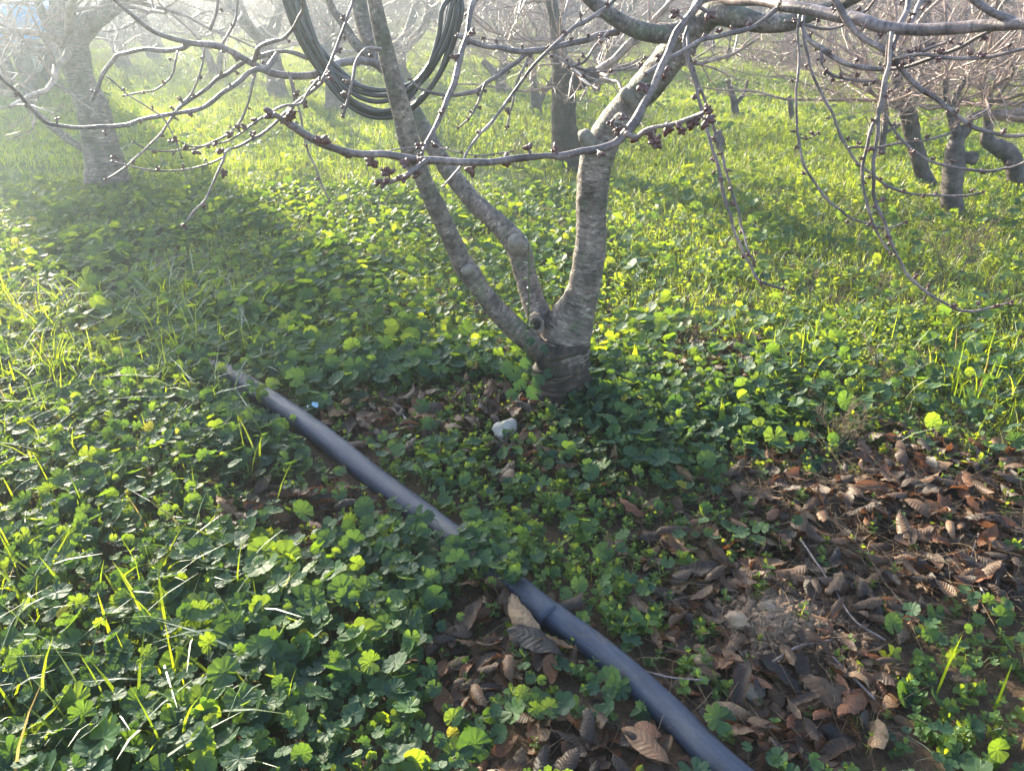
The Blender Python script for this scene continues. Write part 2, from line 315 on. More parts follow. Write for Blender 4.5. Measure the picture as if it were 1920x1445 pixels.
M['ground'] = ground_mat()

# ---------------------------------------------------------------- the ground: one sheet, finer near the camera
def axis(a, b, near, step0, g):
    out = [0.]; s = step0
    while out[-1] < b:
        if out[-1] > near: s *= g
        out.append(out[-1]+s)
    neg = [0.]; s = step0
    while neg[-1] > a:
        if -neg[-1] > near*.6: s *= g
        neg.append(neg[-1]-s)
    return np.array(neg[:0:-1]+out)
gx = axis(-95, 95, 3.0, .035, 1.07); gy = axis(-10, 115, 4.5, .035, 1.05)
XX, YY = np.meshgrid(gx, gy); ZZ = terr(XX, YY); near = np.clip(1-(np.abs(XX)+np.abs(YY))/9, 0, 1)
ZZ = ZZ+near*.012*(vnoise(XX, YY, .07, 8)-.5)
gb = Buf(); nx, ny = len(gx), len(gy); i, j = np.meshgrid(np.arange(ny-1), np.arange(nx-1), indexing='ij')
gb.add(np.stack([XX, YY, ZZ], -1), np.stack([i*nx+j, i*nx+j+1, (i+1)*nx+j+1, (i+1)*nx+j], -1).reshape(-1, 4))
tag(gb.obj('ground', M['ground']), kind='structure')

# ---------------------------------------------------------------- where litter lies and where plants grow (densities over the ground)
LIT = [(1640, 1010, 330, 150, 1), (1760, 920, 240, 85, 1), (1450, 1180, 230, 160, 1.1), (1500, 1330, 170, 120, 1), (1790, 1090, 180, 70, .9), (1250, 1000, 150, 90, .55),
       (950, 1260, 140, 95, .85), (1150, 1420, 240, 70, .85), (820, 800, 210, 58, .95), (1040, 880, 130, 60, .5), (560, 965, 170, 62, .8), (1330, 680, 110, 50, .7),
       (960, 1180, 100, 70, 1), (1330, 1260, 120, 110, .8), (1600, 870, 200, 60, .6), (1900, 1020, 120, 110, .75)]
def litter(X, Y):
    px, py = proj(X, Y, 0*X); L = np.zeros_like(px)
    for cx, cy_, rx, ry, s in LIT: L = np.maximum(L, s*np.exp(-(((px-cx)/rx)**4+((py-cy_)/ry)**4)*.7))
    return L*(.75+.5*vnoise(X, Y, .16, 21))
PIPE_PX = [(1560, 1600), (1362, 1445), (1250, 1330), (1130, 1222), (1010, 1140), (900, 1050), (800, 968), (700, 893), (600, 822), (520, 765), (430, 700), (395, 676)]
PIPE = np.array([Gp(x, y, .022) for x, y in PIPE_PX]); PIPE[8:-2, 2] += .014; PIPE[-1, 2] -= .03
PR = .0315
pf, _ = smooth_path(PIPE, np.ones(len(PIPE)), 160)
def dpipe(X, Y): 
    P = np.stack([X, Y], -1); out = np.full(len(P), 9.)
    for k in range(0, len(P), 20000):
        out[k:k+20000] = np.sqrt(((P[k:k+20000, None]-pf[None, :, :2])**2).sum(-1)).min(1)
    return out
TR = Gp(1050, 742)
def sample(n, y0, y1, pad=.5, seed=0):
    r = np.random.default_rng(seed); Y = np.sqrt(r.uniform(y0*y0, y1*y1, n)); X = r.uniform(-1, 1, n)*(Y*.68+pad); return X, Y, r
def area(y0, y1): return (y1*y1-y0*y0)*.68+(y1-y0)*2.4
def clear(X, Y, d=.05):
    px, py = proj(X, Y, 0*X); cov = ((px < 610) & (px > 380))*.7+((px > 880) & (px < 965) & (py < 1140))*.9
    rr = np.random.default_rng(len(X)).random(len(X)); return ((dpipe(X, Y) > np.where(px < 700, d+.028, d)) | (rr < np.where(px < 700, cov*.07, cov*.3))) & (np.hypot(X-TR[0], Y-TR[1]) > .09)

# leaf templates
def cranesbill(nout, rings, seed):
    r = np.random.default_rng(seed); dp = [.13, .26, .34, .2, .3, .1][seed % 6]; V = [[0, 0, -.12]]; lob = [9, 7, 7, 9, 5, 9][seed % 6]; gap = [.22, .3, .4, .25, .35, .15][seed % 6]
    th = np.linspace(gap, 2*math.pi-gap, nout); ph = (th-gap)/(2*math.pi-2*gap)*lob
    fr = ph-np.floor(ph); lobe = np.sin(np.clip(fr, 0, 1)*math.pi)**.45; sc3 = .06*np.abs(np.sin(fr*3*math.pi))
    edge = (1-dp+dp*lobe+sc3)*(1+.08*np.sin(th/2)) if nout > 20 else .8+.2*(np.arange(nout) % 2)
    for q in rings:
        rr = q if q < 1 else edge; pl = .032*np.cos(ph*2*math.pi)*q
        z = .18*q*q-.12-pl+.06*np.sin(2*th+r.uniform(0, 6))*q*q
        V += list(np.stack([rr*np.cos(th)*np.ones(nout), rr*np.sin(th)*np.ones(nout), z], -1))
    V = np.array(V); T = np.array([[0, 1+k, 2+k] for k in range(nout-1)]); Q = []
    for q in range(len(rings)-1):
        a = 1+q*nout; b = a+nout; Q += [[a+k, b+k, b+k+1, a+k+1] for k in range(nout-1)]
    return V, np.array(Q, int).reshape(-1, 4), T, V[:, :2]*1.
def leaf_ovate(k=2, wid=.34, cup=.1):
    s = np.array([0, .3, .65, 1.]); wd = np.array([.04, wid, wid*.85, .02]); V = []
    for a, b in zip(s, wd): V += [[a, -b, cup*b*2-a*a*.15], [a, 0, -a*a*.15], [a, b, cup*b*2-a*a*.15]]
    Q = []
    for i in range(3):
        for j in range(2): Q.append([i*3+j, i*3+3+j, i*3+4+j, i*3+1+j])
    return np.array(V), np.array(Q)
def cover(buf, stalks, X, Y, r, T, smin, smax, h0, h1, tilt, cols=(0, 1), zoff=None):
    n = len(X); Z = terr(X, Y); h = r.uniform(h0, h1, n)*(.6+.8*vnoise(X, Y, .35, 31)); pos = np.stack([X, Y, Z+h], -1)
    nz = np.stack([r.normal(0, tilt, n)-.05, r.normal(0, tilt, n)-.12, np.ones(n)], -1); bad = r.random(n) < .10; nz[bad, 1] -= r.uniform(.6, 1.6, bad.sum())
    scl = (smin+(smax-smin)*r.random(n)**1.6)*(.6+.8*vnoise(X, Y, .3, 33)); var = r.uniform(*cols, n)*.9
    old = r.random(n) < .004; var[old] = 1
    which = r.integers(0, len(T), n)
    for q, (tv, tq, tt, tuv) in enumerate(T):
        k = which == q; scatter(buf, tv, tq, tt, pos[k], nz[k], r.uniform(0, 6.283, k.sum()), scl[k], var[k], tuv=tuv)
    if stalks is not None:
        b = pos.copy(); an = r.uniform(0, 6.28, n); dd = r.uniform(.01, .05, n); b[:, 0] += np.cos(an)*dd; b[:, 1] += np.sin(an)*dd; b[:, 2] = terr(b[:, 0], b[:, 1])
        mid = (b+pos)/2; mid[:, 2] += .2*h; mid[:, :2] += (b-pos)[:, :2]*.2
        batch_tubes(stalks, np.stack([b, mid, pos], 1), np.full((n, 3), .0007), 3, var*.6)

M['stalk'] = leaf_mat('leaf_stalk', [(0, (.09, .12, .05)), (1, (.16, .09, .06))], [(0, (.12, .16, .04)), (1, (.2, .12, .06))], .3)
bf = Buf(); st = Buf()
T0 = [cranesbill(43, [.45, 1], s) for s in range(6)]; T1 = [cranesbill(22, [1], s) for s in range(6)]
# near cranesbill carpet
def crane_density(X, Y):
    px, py = proj(X, Y, 0*X); L = litter(X, Y)
    chick = np.exp(-(((px-1080)/260)**4+((py-1050)/190)**4)) + np.exp(-(((px-1760)/260)**4+((py-1380)/160)**4)) + .8*np.clip((px-1350)/250, 0, 1)*np.clip((900-py)/60, 0, 1)
    d = (1-np.clip(L*1.25, 0, 1))*(1-.8*np.clip(chick, 0, 1))*(.45+.9*vnoise(X, Y, .5, 41))
    d = d*np.where((px > 1500) & (py > 1000), .6, 1)
    return np.clip(d, 0, 1)
X, Y, r = sample(int(3000*area(.55, 2.6)), .55, 2.6, 1.2, 51); k = (r.random(len(X)) < crane_density(X, Y)) & clear(X, Y, .046); X, Y = X[k], Y[k]
cover(bf, st, X, Y, r, T0, .0095, .030, .015, .09, .42, (0, .88))
X, Y, r = sample(int(1700*area(2.6, 5.5)), 2.6, 5.5, 1.2, 52); k = (r.random(len(X)) < crane_density(X, Y)*(.4+.6*vnoise(X, Y, 1.2, 43))) & clear(X, Y, .03); px, py = proj(X, Y, 0*X); k &= r.random(len(X)) < np.where((px > 1130) & (py < 600), .35, 1); X, Y = X[k], Y[k]
cover(bf, None, X, Y, r, T1, .012, .030, .02, .08, .45, (.3, 1))
X, Y, r = sample(int(110*area(5.5, 13)), 5.5, 13, 1.2, 53); k = (r.random(len(X)) < .35+.65*(vnoise(X, Y, 1.6, 44) > .5)); X, Y = X[k], Y[k]
T2 = [cranesbill(9, [1], 1)]
cover(bf, None, X, Y, r, T2, .02, .04, .02, .09, .5, (.4, 1))
r = np.random.default_rng(58); q = r.integers(0, len(pf), 5200); X = pf[q, 0]+r.normal(0, .03, len(q)); Y = pf[q, 1]+r.normal(0, .03, len(q)); px, py = proj(X, Y, 0*X)
k = ((px > 870) & (px < 975) & (py < 1130) & (r.random(len(q)) < .20)) | ((px > 395) & (px < 520) & (r.random(len(q)) < .035)); cover(bf, st, X[k], Y[k], r, T0, .012, .024, .075, .105, .4)
tag(bf.obj('cranesbill_foliage', M['cranesbill'], smooth=False), 'low carpet of round lobed green cranesbill leaves under the cherry tree', 'ground cover', kind='stuff')
tag(st.obj('leaf_stalk_carpet', M['stalk']), 'thin green stalks under the lobed ground cover leaves', 'ground cover', kind='stuff')

# chickweed / speedwell sprigs
lv, lq = leaf_ovate()
def sprig(seed, pairs=4):
    r = np.random.default_rng(seed); V = []; Q = []; n = 0
    for p in range(pairs):
        h = .25+.75*p/pairs; sz = .42*(1-.35*abs(p-1.2)/pairs)*(1. if p < pairs-1 else .7); a0 = p*1.57+r.uniform(-.3, .3); bend = np.array([.18, .1])*h*h*r.uniform(.2, 1.5)
        for s in (0, math.pi):
            a = a0+s+r.uniform(-.2, .2); up = r.uniform(.1, .55)+.5*(p == pairs-1)
            x = np.array([math.cos(a)*math.cos(up), math.sin(a)*math.cos(up), math.sin(up)]); y = np.array([-math.sin(a), math.cos(a), 0]); z = np.cross(x, y)
            V.append(np.array([bend[0], bend[1], h])+sz*(lv[:, :1]*x+lv[:, 1:2]*1.25*y+lv[:, 2:]*z)); Q.append(lq+n); n += len(lv)
    V.append(np.array([[-.02, 0, -.3], [.02, 0, -.3], [.12, .06, .9], [.09, .05, .9]])); Q.append(np.array([[0, 1, 2, 3]])+n)
    return np.vstack(V), np.vstack(Q)
SP = [sprig(s, 3+s % 3) for s in range(5)]
cb = Buf()
def sprigs(X, Y, r, s0, s1, var=(0, 1)):
    which = r.integers(0, len(SP), len(X)); Z = terr(X, Y); v = r.uniform(*var, len(X))
    for q, (tv, tq) in enumerate(SP):
        k = which == q; m_ = k.sum(); nz = np.stack([r.normal(0, .35, m_), r.normal(0, .35, m_), np.ones(m_)], -1)
        scatter(cb, tv, tq, None, np.stack([X[k], Y[k], Z[k]+.003], -1), nz, r.uniform(0, 6.28, m_), r.uniform(s0, s1, m_)*(.7+.6*vnoise(X[k], Y[k], .25, 61)), v[k])
def chick_density(X, Y):
    px, py = proj(X, Y, 0*X); L = litter(X, Y)
    z = np.exp(-(((px-1090)/300)**4+((py-1050)/230)**4)) + np.exp(-(((px-1780)/280)**4+((py-1370)/170)**4)) + .9*np.exp(-(((px-820)/230)**4+((py-830)/90)**4))
    z = z + .9*np.clip((px-1350)/200, 0, 1)*np.clip((880-py)/60, 0, 1) + .22 + .16*(px < 750)
    return np.clip(z*(1-.62*np.clip(L, 0, 1))*(.35+1.1*vnoise(X, Y, .3, 62))+.16*(vnoise(X, Y, .15, 64) > .55), 0, 1)
X, Y, r = sample(int(1500*area(.55, 3.2)), .55, 3.2, 1.2, 71); k = (r.random(len(X)) < chick_density(X, Y)) & clear(X, Y, .042); sprigs(X[k], Y[k], r, .026, .056)
X, Y, r = sample(int(420*area(3.2, 8)), 3.2, 8, 1.2, 72); px, py = proj(X, Y, 0*X); k = (r.random(len(X)) < np.clip(.25+.5*(px > 1100)+(vnoise(X, Y, .9, 63)-.5), 0, 1)) & clear(X, Y, .03); sprigs(X[k], Y[k], r, .04, .075)
tag(cb.obj('chickweed_foliage', M['chickweed'], smooth=False), 'tiny leaved bright green chickweed sprigs spread over the soil and around the pipe', 'ground cover', kind='stuff')

# grass
grb = Buf()
def blades(buf, X, Y, r, l0, l1, w, lean=.5, var=(0, .85), seg=4, z0=0., leandir=None, dry=.05):
    n = len(X); Z = terr(X, Y)+z0; l = r.uniform(l0, l1, n); a = r.uniform(0, 6.283, n) if leandir is None else r.normal(leandir, .7, n); le = np.abs(r.normal(lean, .3, n)); le = np.clip(le, 0, 1.5)
    t = np.linspace(0, 1, seg+1)[None]; out = le[:, None]*t**1.8*.9; z = t*(1-.33*le[:, None]*t)
    cx = X[:, None]+np.cos(a)[:, None]*out*l[:, None]; cyy = Y[:, None]+np.sin(a)[:, None]*out*l[:, None]; cz = Z[:, None]+z*l[:, None]
    fa = a+math.pi/2+r.normal(0, .5, n); wd = (w*r.uniform(.6, 1.3, n))[:, None]*np.array([.75, 1, .9, .6, .08][:seg+1] if seg == 4 else np.linspace(1, .1, seg+1))[None]
    dx = np.cos(fa)[:, None]*wd; dy = np.sin(fa)[:, None]*wd
    V = np.stack([np.stack([cx-dx, cyy-dy, cz], -1), np.stack([cx+dx, cyy+dy, cz], -1)], 2)
    q = np.array([[2*i, 2*i+1, 2*i+3, 2*i+2] for i in range(seg)]); Q = (q[None]+(np.arange(n)*2*(seg+1))[:, None, None]).reshape(-1, 4)
    v = r.uniform(*var, n); v[r.random(n) < dry] = 1.; buf.add(V.reshape(-1, 3), Q, a=np.repeat(v, 2*(seg+1)))
def gmask_near(X, Y):
    px, py = proj(X, Y, 0*X); L = litter(X, Y)
    g = .9*np.exp(-(((px-60)/240)**2+((py-760)/220)**2))+.8*np.exp(-(((px-100)/260)**2+((py-1330)/160)**2))+.25*(px < 520)+.5*(px > 1330)*(py < 900)+.35*(px > 1650)*(py > 1200)
    return np.clip(g*(1-np.clip(L, 0, 1))*(vnoise(X, Y, .22, 81)*1.6-.3), 0, 1)
X, Y, r = sample(int(900*area(.55, 2.8)), .55, 2.8, 1.2, 82); k = (r.random(len(X)) < gmask_near(X, Y)) & clear(X, Y); blades(grb, X[k], Y[k], r, .06, .2, .0021, .55)
# long bright blades
X, Y, r = sample(9000, .6, 3.6, .4, 83); px, py = proj(X, Y, 0*X); k = (px < 520) & (vnoise(X, Y, .2, 84) > .52) & clear(X, Y) & (r.random(len(X)) < .3+.5*(py < 900)); blades(grb, X[k], Y[k], r, .10, .24, .0028, .85, (.1, .75), dry=.01)
X, Y, r = sample(9000, .7, 1.9, .3, 95); px, py = proj(X, Y, 0*X); k = (r.random(len(X)) < .5*np.exp(-(((px-90)/200)**2+((py-1230)/190)**2))*(vnoise(X, Y, .12, 96) > .45)) & clear(X, Y); blades(grb, X[k], Y[k], r, .10, .22, .0030, .75, (0, .5), dry=.02, z0=.01)
X, Y, r = sample(int(3200*area(2.8, 6)), 2.8, 6, 1.2, 85); px, py = proj(X, Y, 0*X); k = (r.random(len(X)) < np.clip(.22+.7*(px > 1150)+(vnoise(X, Y, .5, 86)-.5)*1.2, .05, 1)*(1-.8*np.clip(litter(X, Y), 0, 1))) & clear(X, Y); blades(grb, X[k], Y[k], r, .03, .10, .0022, .6, seg=3)
X, Y, r = sample(int(3000*area(6, 11)), 6, 11, 1.2, 87); k = r.random(len(X)) < .35+.65*vnoise(X, Y, .8, 88); blades(grb, X[k], Y[k], r, .03, .11, .0036, .6, seg=2)
X, Y, r = sample(int(900*area(11, 22)), 11, 22, 1.2, 89); k = r.random(len(X)) < .4+.6*vnoise(X, Y, 1.5, 90); blades(grb, X[k], Y[k], r, .05, .14, .008, .6, seg=2)
X, Y, r = sample(int(90*area(22, 48)), 22, 48, 1.2, 91); blades(grb, X, Y, r, .1, .35, .025, .5, seg=2, dry=.2)
tag(grb.obj('meadow_grass', M['grass'], smooth=False), 'fresh green meadow grass growing between the orchard trees', 'grass', kind='stuff')

drb = Buf(); X, Y, r = sample(90000, 4.2, 14, .4, 93); px, py = proj(X, Y, 0*X)
g = np.exp(-(((px-1560)/200)**2+((py-400)/38)**2))+.8*np.exp(-(((px-1850)/110)**2+((py-470)/50)**2))+.6*np.exp(-(((px-1450)/150)**2+((py-300)/25)**2))+.7*np.exp(-(((px-1130)/110)**2+((py-270)/35)**2))+.5*np.exp(-(((px-350)/150)**2+((py-150)/20)**2))
k = r.random(len(X)) < g*.5*vnoise(X, Y, .35, 94)*1.6; blades(drb, X[k], Y[k], r, .05, .16, .0026, .9, (0, 1), seg=3)
tag(drb.obj('withered_grass', M['straw'], smooth=False), 'patches of dry brownish grass in the green meadow at the right', 'grass', kind='stuff')
# straw: dry stems in the litter and dry grass patches in the meadow
sb = Buf()
def straws(X, Y, r, l0, l1, rad, flat=.25, z=.01):
    n = len(X); a = r.uniform(0, 6.283, n); l = r.uniform(l0, l1, n); up = np.abs(r.normal(0, flat, n)); Z = terr(X, Y)+r.uniform(0, z, n)
    d = np.stack([np.cos(a)*np.cos(up), np.sin(a)*np.cos(up), np.sin(up)], -1); s = np.stack([-np.sin(a), np.cos(a), 0*a], -1); P0 = np.stack([X, Y, Z], -1)
    t = np.linspace(0, 1, 5); k = r.normal(0, .35, n); k2 = r.normal(0, .15, n)
    P = P0[:, None]+l[:, None, None]*(t[None, :, None]*d[:, None]+(t*t)[None, :, None]*k[:, None, None]*s[:, None]); P[:, :, 2] += l[:, None]*k2[:, None]*(t*(1-t))[None]
    batch_tubes(sb, P, np.full((n, 5), rad)*np.linspace(1, .5, 5)[None], 3, r.uniform(0, 1, n))
X, Y, r = sample(20000, .7, 2.9, .4, 101); px, py = proj(X, Y, 0*X); g = np.exp(-(((px-1500)/230)**4+((py-950)/75)**4))+.35*litter(X, Y)*(px > 1100)+.08*litter(X, Y)+.6*np.exp(-(((px-1700)/160)**4+((py-1010)/90)**4))
k = r.random(len(X)) < g*.75; straws(X[k], Y[k], r, .05, .2, .0007, .18, .03)
X, Y, r = sample(9000, 2.4, 9, .4, 102); px, py = proj(X, Y, 0*X)
g = np.exp(-(((px-1560)/90)**2+((py-790)/70)**2))+np.exp(-(((px-1290)/50)**2+((py-610)/25)**2))+.9*np.exp(-(((px-1600)/170)**2+((py-395)/35)**2))+.8*np.exp(-(((px-1120)/70)**2+((py-250)/30)**2))+.6*np.exp(-(((px-1850)/80)**2+((py-480)/40)**2))+.5*np.exp(-(((px-1440)/60)**2+((py-420)/40)**2))
k = r.random(len(X)) < g; straws(X[k], Y[k], r, .08, .24, .0014, .8, .02)
tag(sb.obj('dry_straw', M['straw']), 'thin dry brown stems and straw lying matted over the leaf litter', 'straw', kind='stuff')

# ---------------------------------------------------------------- dead cherry leaves
def dead_leaf(seed):
    r = np.random.default_rng(seed); nu, nv = 11, 7; u = np.linspace(0, 1, nu); v = np.linspace(-1, 1, nv)
    L = 1.; wd = .23*np.sin(np.clip(u*1.02, 0, 1)**.85*math.pi)**.75+.006; c1 = r.uniform(1.2, 6.5)*r.choice([1, -1], p=[.75, .25]); bend = r.uniform(-1.4, 2.2); tw = r.uniform(-1.3, 1.3); wav = r.uniform(.015, .05)
    V = []
    for i, uu in enumerate(u):
        for vv in v:
            s = vv*wd[i]; R_ = c1*(0.7+.6*uu)
            y = math.sin(R_*s)/R_ ; z = (1-math.cos(R_*s))/R_+wav*math.sin(uu*19+vv*3+seed)*abs(vv)+.004*r.normal()
            a = tw*(uu-.5); y, z = y*math.cos(a)-z*math.sin(a), y*math.sin(a)+z*math.cos(a)
            ph = bend*(uu-.5); x = (uu-.5) if abs(bend) < .05 else math.sin(ph)/bend; z2 = 0 if abs(bend) < .05 else (1-math.cos(ph))/bend
            V.append([x-z*math.sin(ph), y, z2+z*math.cos(ph)])
    V = np.array(V); V[:, 2] -= V[:, 2].min(); uv = np.array([[uu, vv*.26] for uu in u for vv in v])
    Q = np.array([[i*nv+j, (i+1)*nv+j, (i+1)*nv+j+1, i*nv+j+1] for i in range(nu-1) for j in range(nv-1)])
    n = len(V); ss = np.array([[-.5, 0, 0], [-.62, .02, .03], [-.75, .06, .04]])*1.; b0 = V[nv//2]; ss = ss-ss[0]+b0
    b = Buf(); b.add(V, Q, uq=uv[Q]); tube(b, ss, [.009, .008, .007], 4, 4, cap=False); return b
DL = [dead_leaf(s) for s in range(12)]
X, Y, r = sample(20000, .62, 3.0, .25, 111); L = litter(X, Y); px, py = proj(X, Y, 0*X)
mound = np.exp(-(((X-MOUND[0])/.13)**2+((Y-MOUND[1])/.11)**2)); k = (r.random(len(X)) < L*(1-.97*mound)*.42+.004) & clear(X, Y, .035); X, Y, L = X[k][:1500], Y[k][:1500], L[k][:1500]
px, py = proj(X, Y, 0*X); inn = (px > -60) & (px < 1980) & (py < 1500)
hero_leaf = [(1300, 1095, .10), (1185, 975, .085), (985, 782, .10), (650, 965, .09), (980, 1195, .14), (960, 1165, .13), (1460, 1290, .10), (1385, 1310, .09), (1205, 1425, .10), (1590, 1345, .10), (1545, 1330, .09), (1000, 1230, .12), (880, 1180, .1), (1800, 945, .1), (1040, 865, .08), (785, 525, .09), (1415, 490, .07), (1265, 1020, .1)]
order = np.argsort(Y+np.where(inn, 0, 99)); n_ind = 300-len(hero_leaf)
spot = lambda x, y: ('left of the black pipe' if x < 700 and y > 880 else 'between the black pipe and the cherry trunk' if y < 900 and x < 1150 else 'by the near end of the black pipe' if x < 1400 and y > 1200 else
                     'in the low plants right of the pipe' if x < 1330 else 'beside the bare crumbly soil mound' if x < 1600 and 1080 < y < 1260 else 'in the litter at the bottom right corner' if y > 1240 else 'in the thick brown litter at the right' if y > 900 else 'in the green plants right of the trunk')
dmesh = [b.mesh('fallen_leaf', M['dead']) for b in DL]
rr = np.random.default_rng(5)
def put_leaf(x, y, size, zoff, lab, grp):
    o = bpy.data.objects.new('fallen_leaf', dmesh[rr.integers(0, 12)]); C.objects.link(o)
    o.location = (x, y, float(terr(x, y))+zoff); o.scale = (size*rr.uniform(.9, 1.25), size*rr.uniform(.75, 1.2), size*rr.uniform(.7, 1.2))
    fl = math.pi if rr.random() < .4 else 0
    o.rotation_euler = (rr.normal(0, .3)+fl, rr.normal(0, .25), rr.uniform(0, 6.28))
    if fl: o.location.z += size*.22
    tag(o, lab, 'leaf', grp); return o
for x, y, s in hero_leaf:
    g = Gp(x, y); nearest = spot(x, y); put_leaf(g[0], g[1], s*1.1, .03, 'curled brown dead cherry leaf '+nearest, 'dead leaves '+nearest)
for q in order[:n_ind]:
    nearest = spot(px[q], py[q]); put_leaf(X[q], Y[q], rr.uniform(.04, .085), rr.uniform(.004, .03)*(.4+L[q]), 'curled brown dead cherry leaf '+nearest, 'dead leaves '+nearest)
lb = Buf(); rest = order[n_ind:]
for q in rest:
    b = DL[rr.integers(0, 12)]; tv = np.vstack(b.V); tq = np.vstack([b.Q[0], b.Q[1]]); tu = np.concatenate(b.uq)
    zz = np.array([[rr.normal(0, .35), rr.normal(0, .35), 1. if rr.random() < .6 else -1.]]); s = rr.uniform(.05, .1)
    p = np.array([[X[q], Y[q], float(terr(X[q], Y[q]))+rr.uniform(0, .03)*(.4+L[q])+(s*.2 if zz[0, 2] < 0 else 0)]])
    Zn = norm(zz); yaw = np.array([rr.uniform(0, 6.28)]); n0 = lb.n; scatter(lb, tv, tq, None, p, Zn, yaw, s, np.array([rr.random()])); lb.uq[-1] = tu
# a dense under-layer of broken leaves
X2, Y2, r = sample(16000, .62, 2.9, .25, 112); L2 = litter(X2, Y2); m2 = np.exp(-(((X2-MOUND[0])/.13)**2+((Y2-MOUND[1])/.11)**2)); k = (r.random(len(X2)) < np.clip(L2, 0, 1)**2*(1-.98*m2)*.5) & clear(X2, Y2, .035); X2, Y2 = X2[k], Y2[k]
for q in range(12):
    b = DL[q]; kk = np.arange(len(X2)) % 12 == q; n_ = kk.sum(); tv = b.V[0]*np.array([1, 1.2, .7]); 
    scatter(lb, tv, b.Q[0], None, np.stack([X2[kk], Y2[kk], terr(X2[kk], Y2[kk])-.004+r.uniform(0, .012, n_)], -1), np.stack([r.normal(0, .3, n_), r.normal(0, .3, n_), np.ones(n_)], -1), r.uniform(0, 6.28, n_), r.uniform(.03, .07, n_), r.random(n_)*.6, tuv=b.uq[0].reshape(-1, 2)[:0] if False else None)
tag(lb.obj('leaf_litter', M['dead']), 'dense bed of small broken brown leaves covering the soil', 'leaf litter', kind='stuff')

# ---------------------------------------------------------------- soil mound crumbs and stones
def blob(seed, sub=2, squash=(1, 1, .7), rough=.25):
    import bmesh
    bm = bmesh.new(); bmesh.ops.create_icosphere(bm, subdivisions=sub, radius=1); V = np.array([v.co[:] for v in bm.verts]); T = np.array([[v.index for v in f.verts] for f in bm.faces]); bm.free()
    d = 1+rough*2*(vnoise(V[:, 0]+V[:, 2]*.7, V[:, 1]-V[:, 2]*.6, .8, seed)-.5)+rough*(vnoise(V[:, 0]-V[:, 2], V[:, 1]+V[:, 2], .35, seed+9)-.5)
    return V*d[:, None]*np.array(squash), T
ck = Buf(); r = np.random.default_rng(120)
for s in range(4):
    tv, tt = blob(200+s, 1, rough=.5); n_ = 1100; an = r.uniform(0, 6.28, n_); d = np.abs(r.normal(0, 1, n_))
    x = MOUND[0]+np.cos(an)*d*.085; y = MOUND[1]+np.sin(an)*d*.075; sz = np.minimum(r.lognormal(math.log(.0036), .6, n_), .013)
    scatter(ck, tv, None, tt, np.stack([x, y, terr(x, y)+sz*.4], -1), np.stack([r.normal(0, 1, n_), r.normal(0, 1, n_), r.normal(0, 1, n_)], -1), r.uniform(0, 6.28, n_), sz, r.random(n_))
tag(ck.obj('soil_crumbs', M['clod'], smooth=False), 'heap of loose brown soil crumbs among the dead leaves', 'soil', kind='stuff')
for x, y, s, sq, mm, lab in [(950, 815, .052, (1.1, .7, .62), 'stone', 'white limestone lump lying in front of the cherry trunk'), (1412, 1300, .025, (1, .8, .7), 'stone', 'small white stone below the soil mound'),
        (1385, 1172, .027, (1.1, .8, .7), 'stone_brown', 'brown stone at the left edge of the soil mound'), (1445, 1142, .022, (1.3, .8, .6), 'stone_brown', 'flat tan stone at the top of the soil mound'),
        (1322, 1245, .024, (1.1, .9, .7), 'stone_brown', 'dull rounded stone half buried left of the soil mound'), (1875, 1150, .02, (1, .7, .6), 'stone', 'little pale stone at the right edge by the litter'), (805, 1033, .026, (1, .8, .7), 'stone_brown', 'pinkish brown stone just below the pipe middle')]:
    g = Gp(x, y); tv, tt = blob(int(x), 3, sq, .3); b = Buf(); b.add(tv*s, None, tt); o = b.obj('stone', M[mm]); o.location = Vector(g)+Vector((0, 0, s*.35)); o.rotation_euler = (.1, .1, x); tag(o, lab, 'stone')
g = Gp(587, 778); b = Buf(); V = np.array([[-1, -.4, 0], [0, -.5, .35], [1, -.3, .1], [-.8, .4, .3], [.1, .45, .75], [1.1, .5, .45], [.7, .9, .5], [-.4, 1, .55], [.2, 1.2, .3]]); b.add(V*.02, [[0, 1, 4, 3], [1, 2, 5, 4], [3, 4, 7, 7][:4], [4, 5, 6, 7], [7, 6, 8, 8][:4]][0:2]+[[4, 5, 6, 7]], [[3, 4, 7], [7, 6, 8]]); o = b.obj('plastic_scrap', M['bluescrap']); o.location = Vector(g)+Vector((0, 0, .03)); tag(o, 'pale blue crumpled plastic scrap beside the upper pipe', 'scrap')

# ---------------------------------------------------------------- the pipe
pr = empty('irrigation_pipe', PIPE[4], 'thick grey blue plastic irrigation pipe lying across the weeds', 'pipe')
PIPE[:, 2] += .004*np.sin(np.arange(len(PIPE))*1.7)
jn = np.array(Gp(1032, 1160, .022)); dj = norm(PIPE[3]-jn)
b = Buf(); tube(b, np.vstack([jn, PIPE[4:]]), [PR*1.06]*(len(PIPE)-3), 28, 140); b.obj('pipe_section', M['pipe'], pr)
b = Buf(); tube(b, np.vstack([PIPE[:4], jn+norm(PIPE[4]-jn)*.06]), [PR*.98]*5, 28, 80); b.obj('pipe_section', M['pipe'], pr)

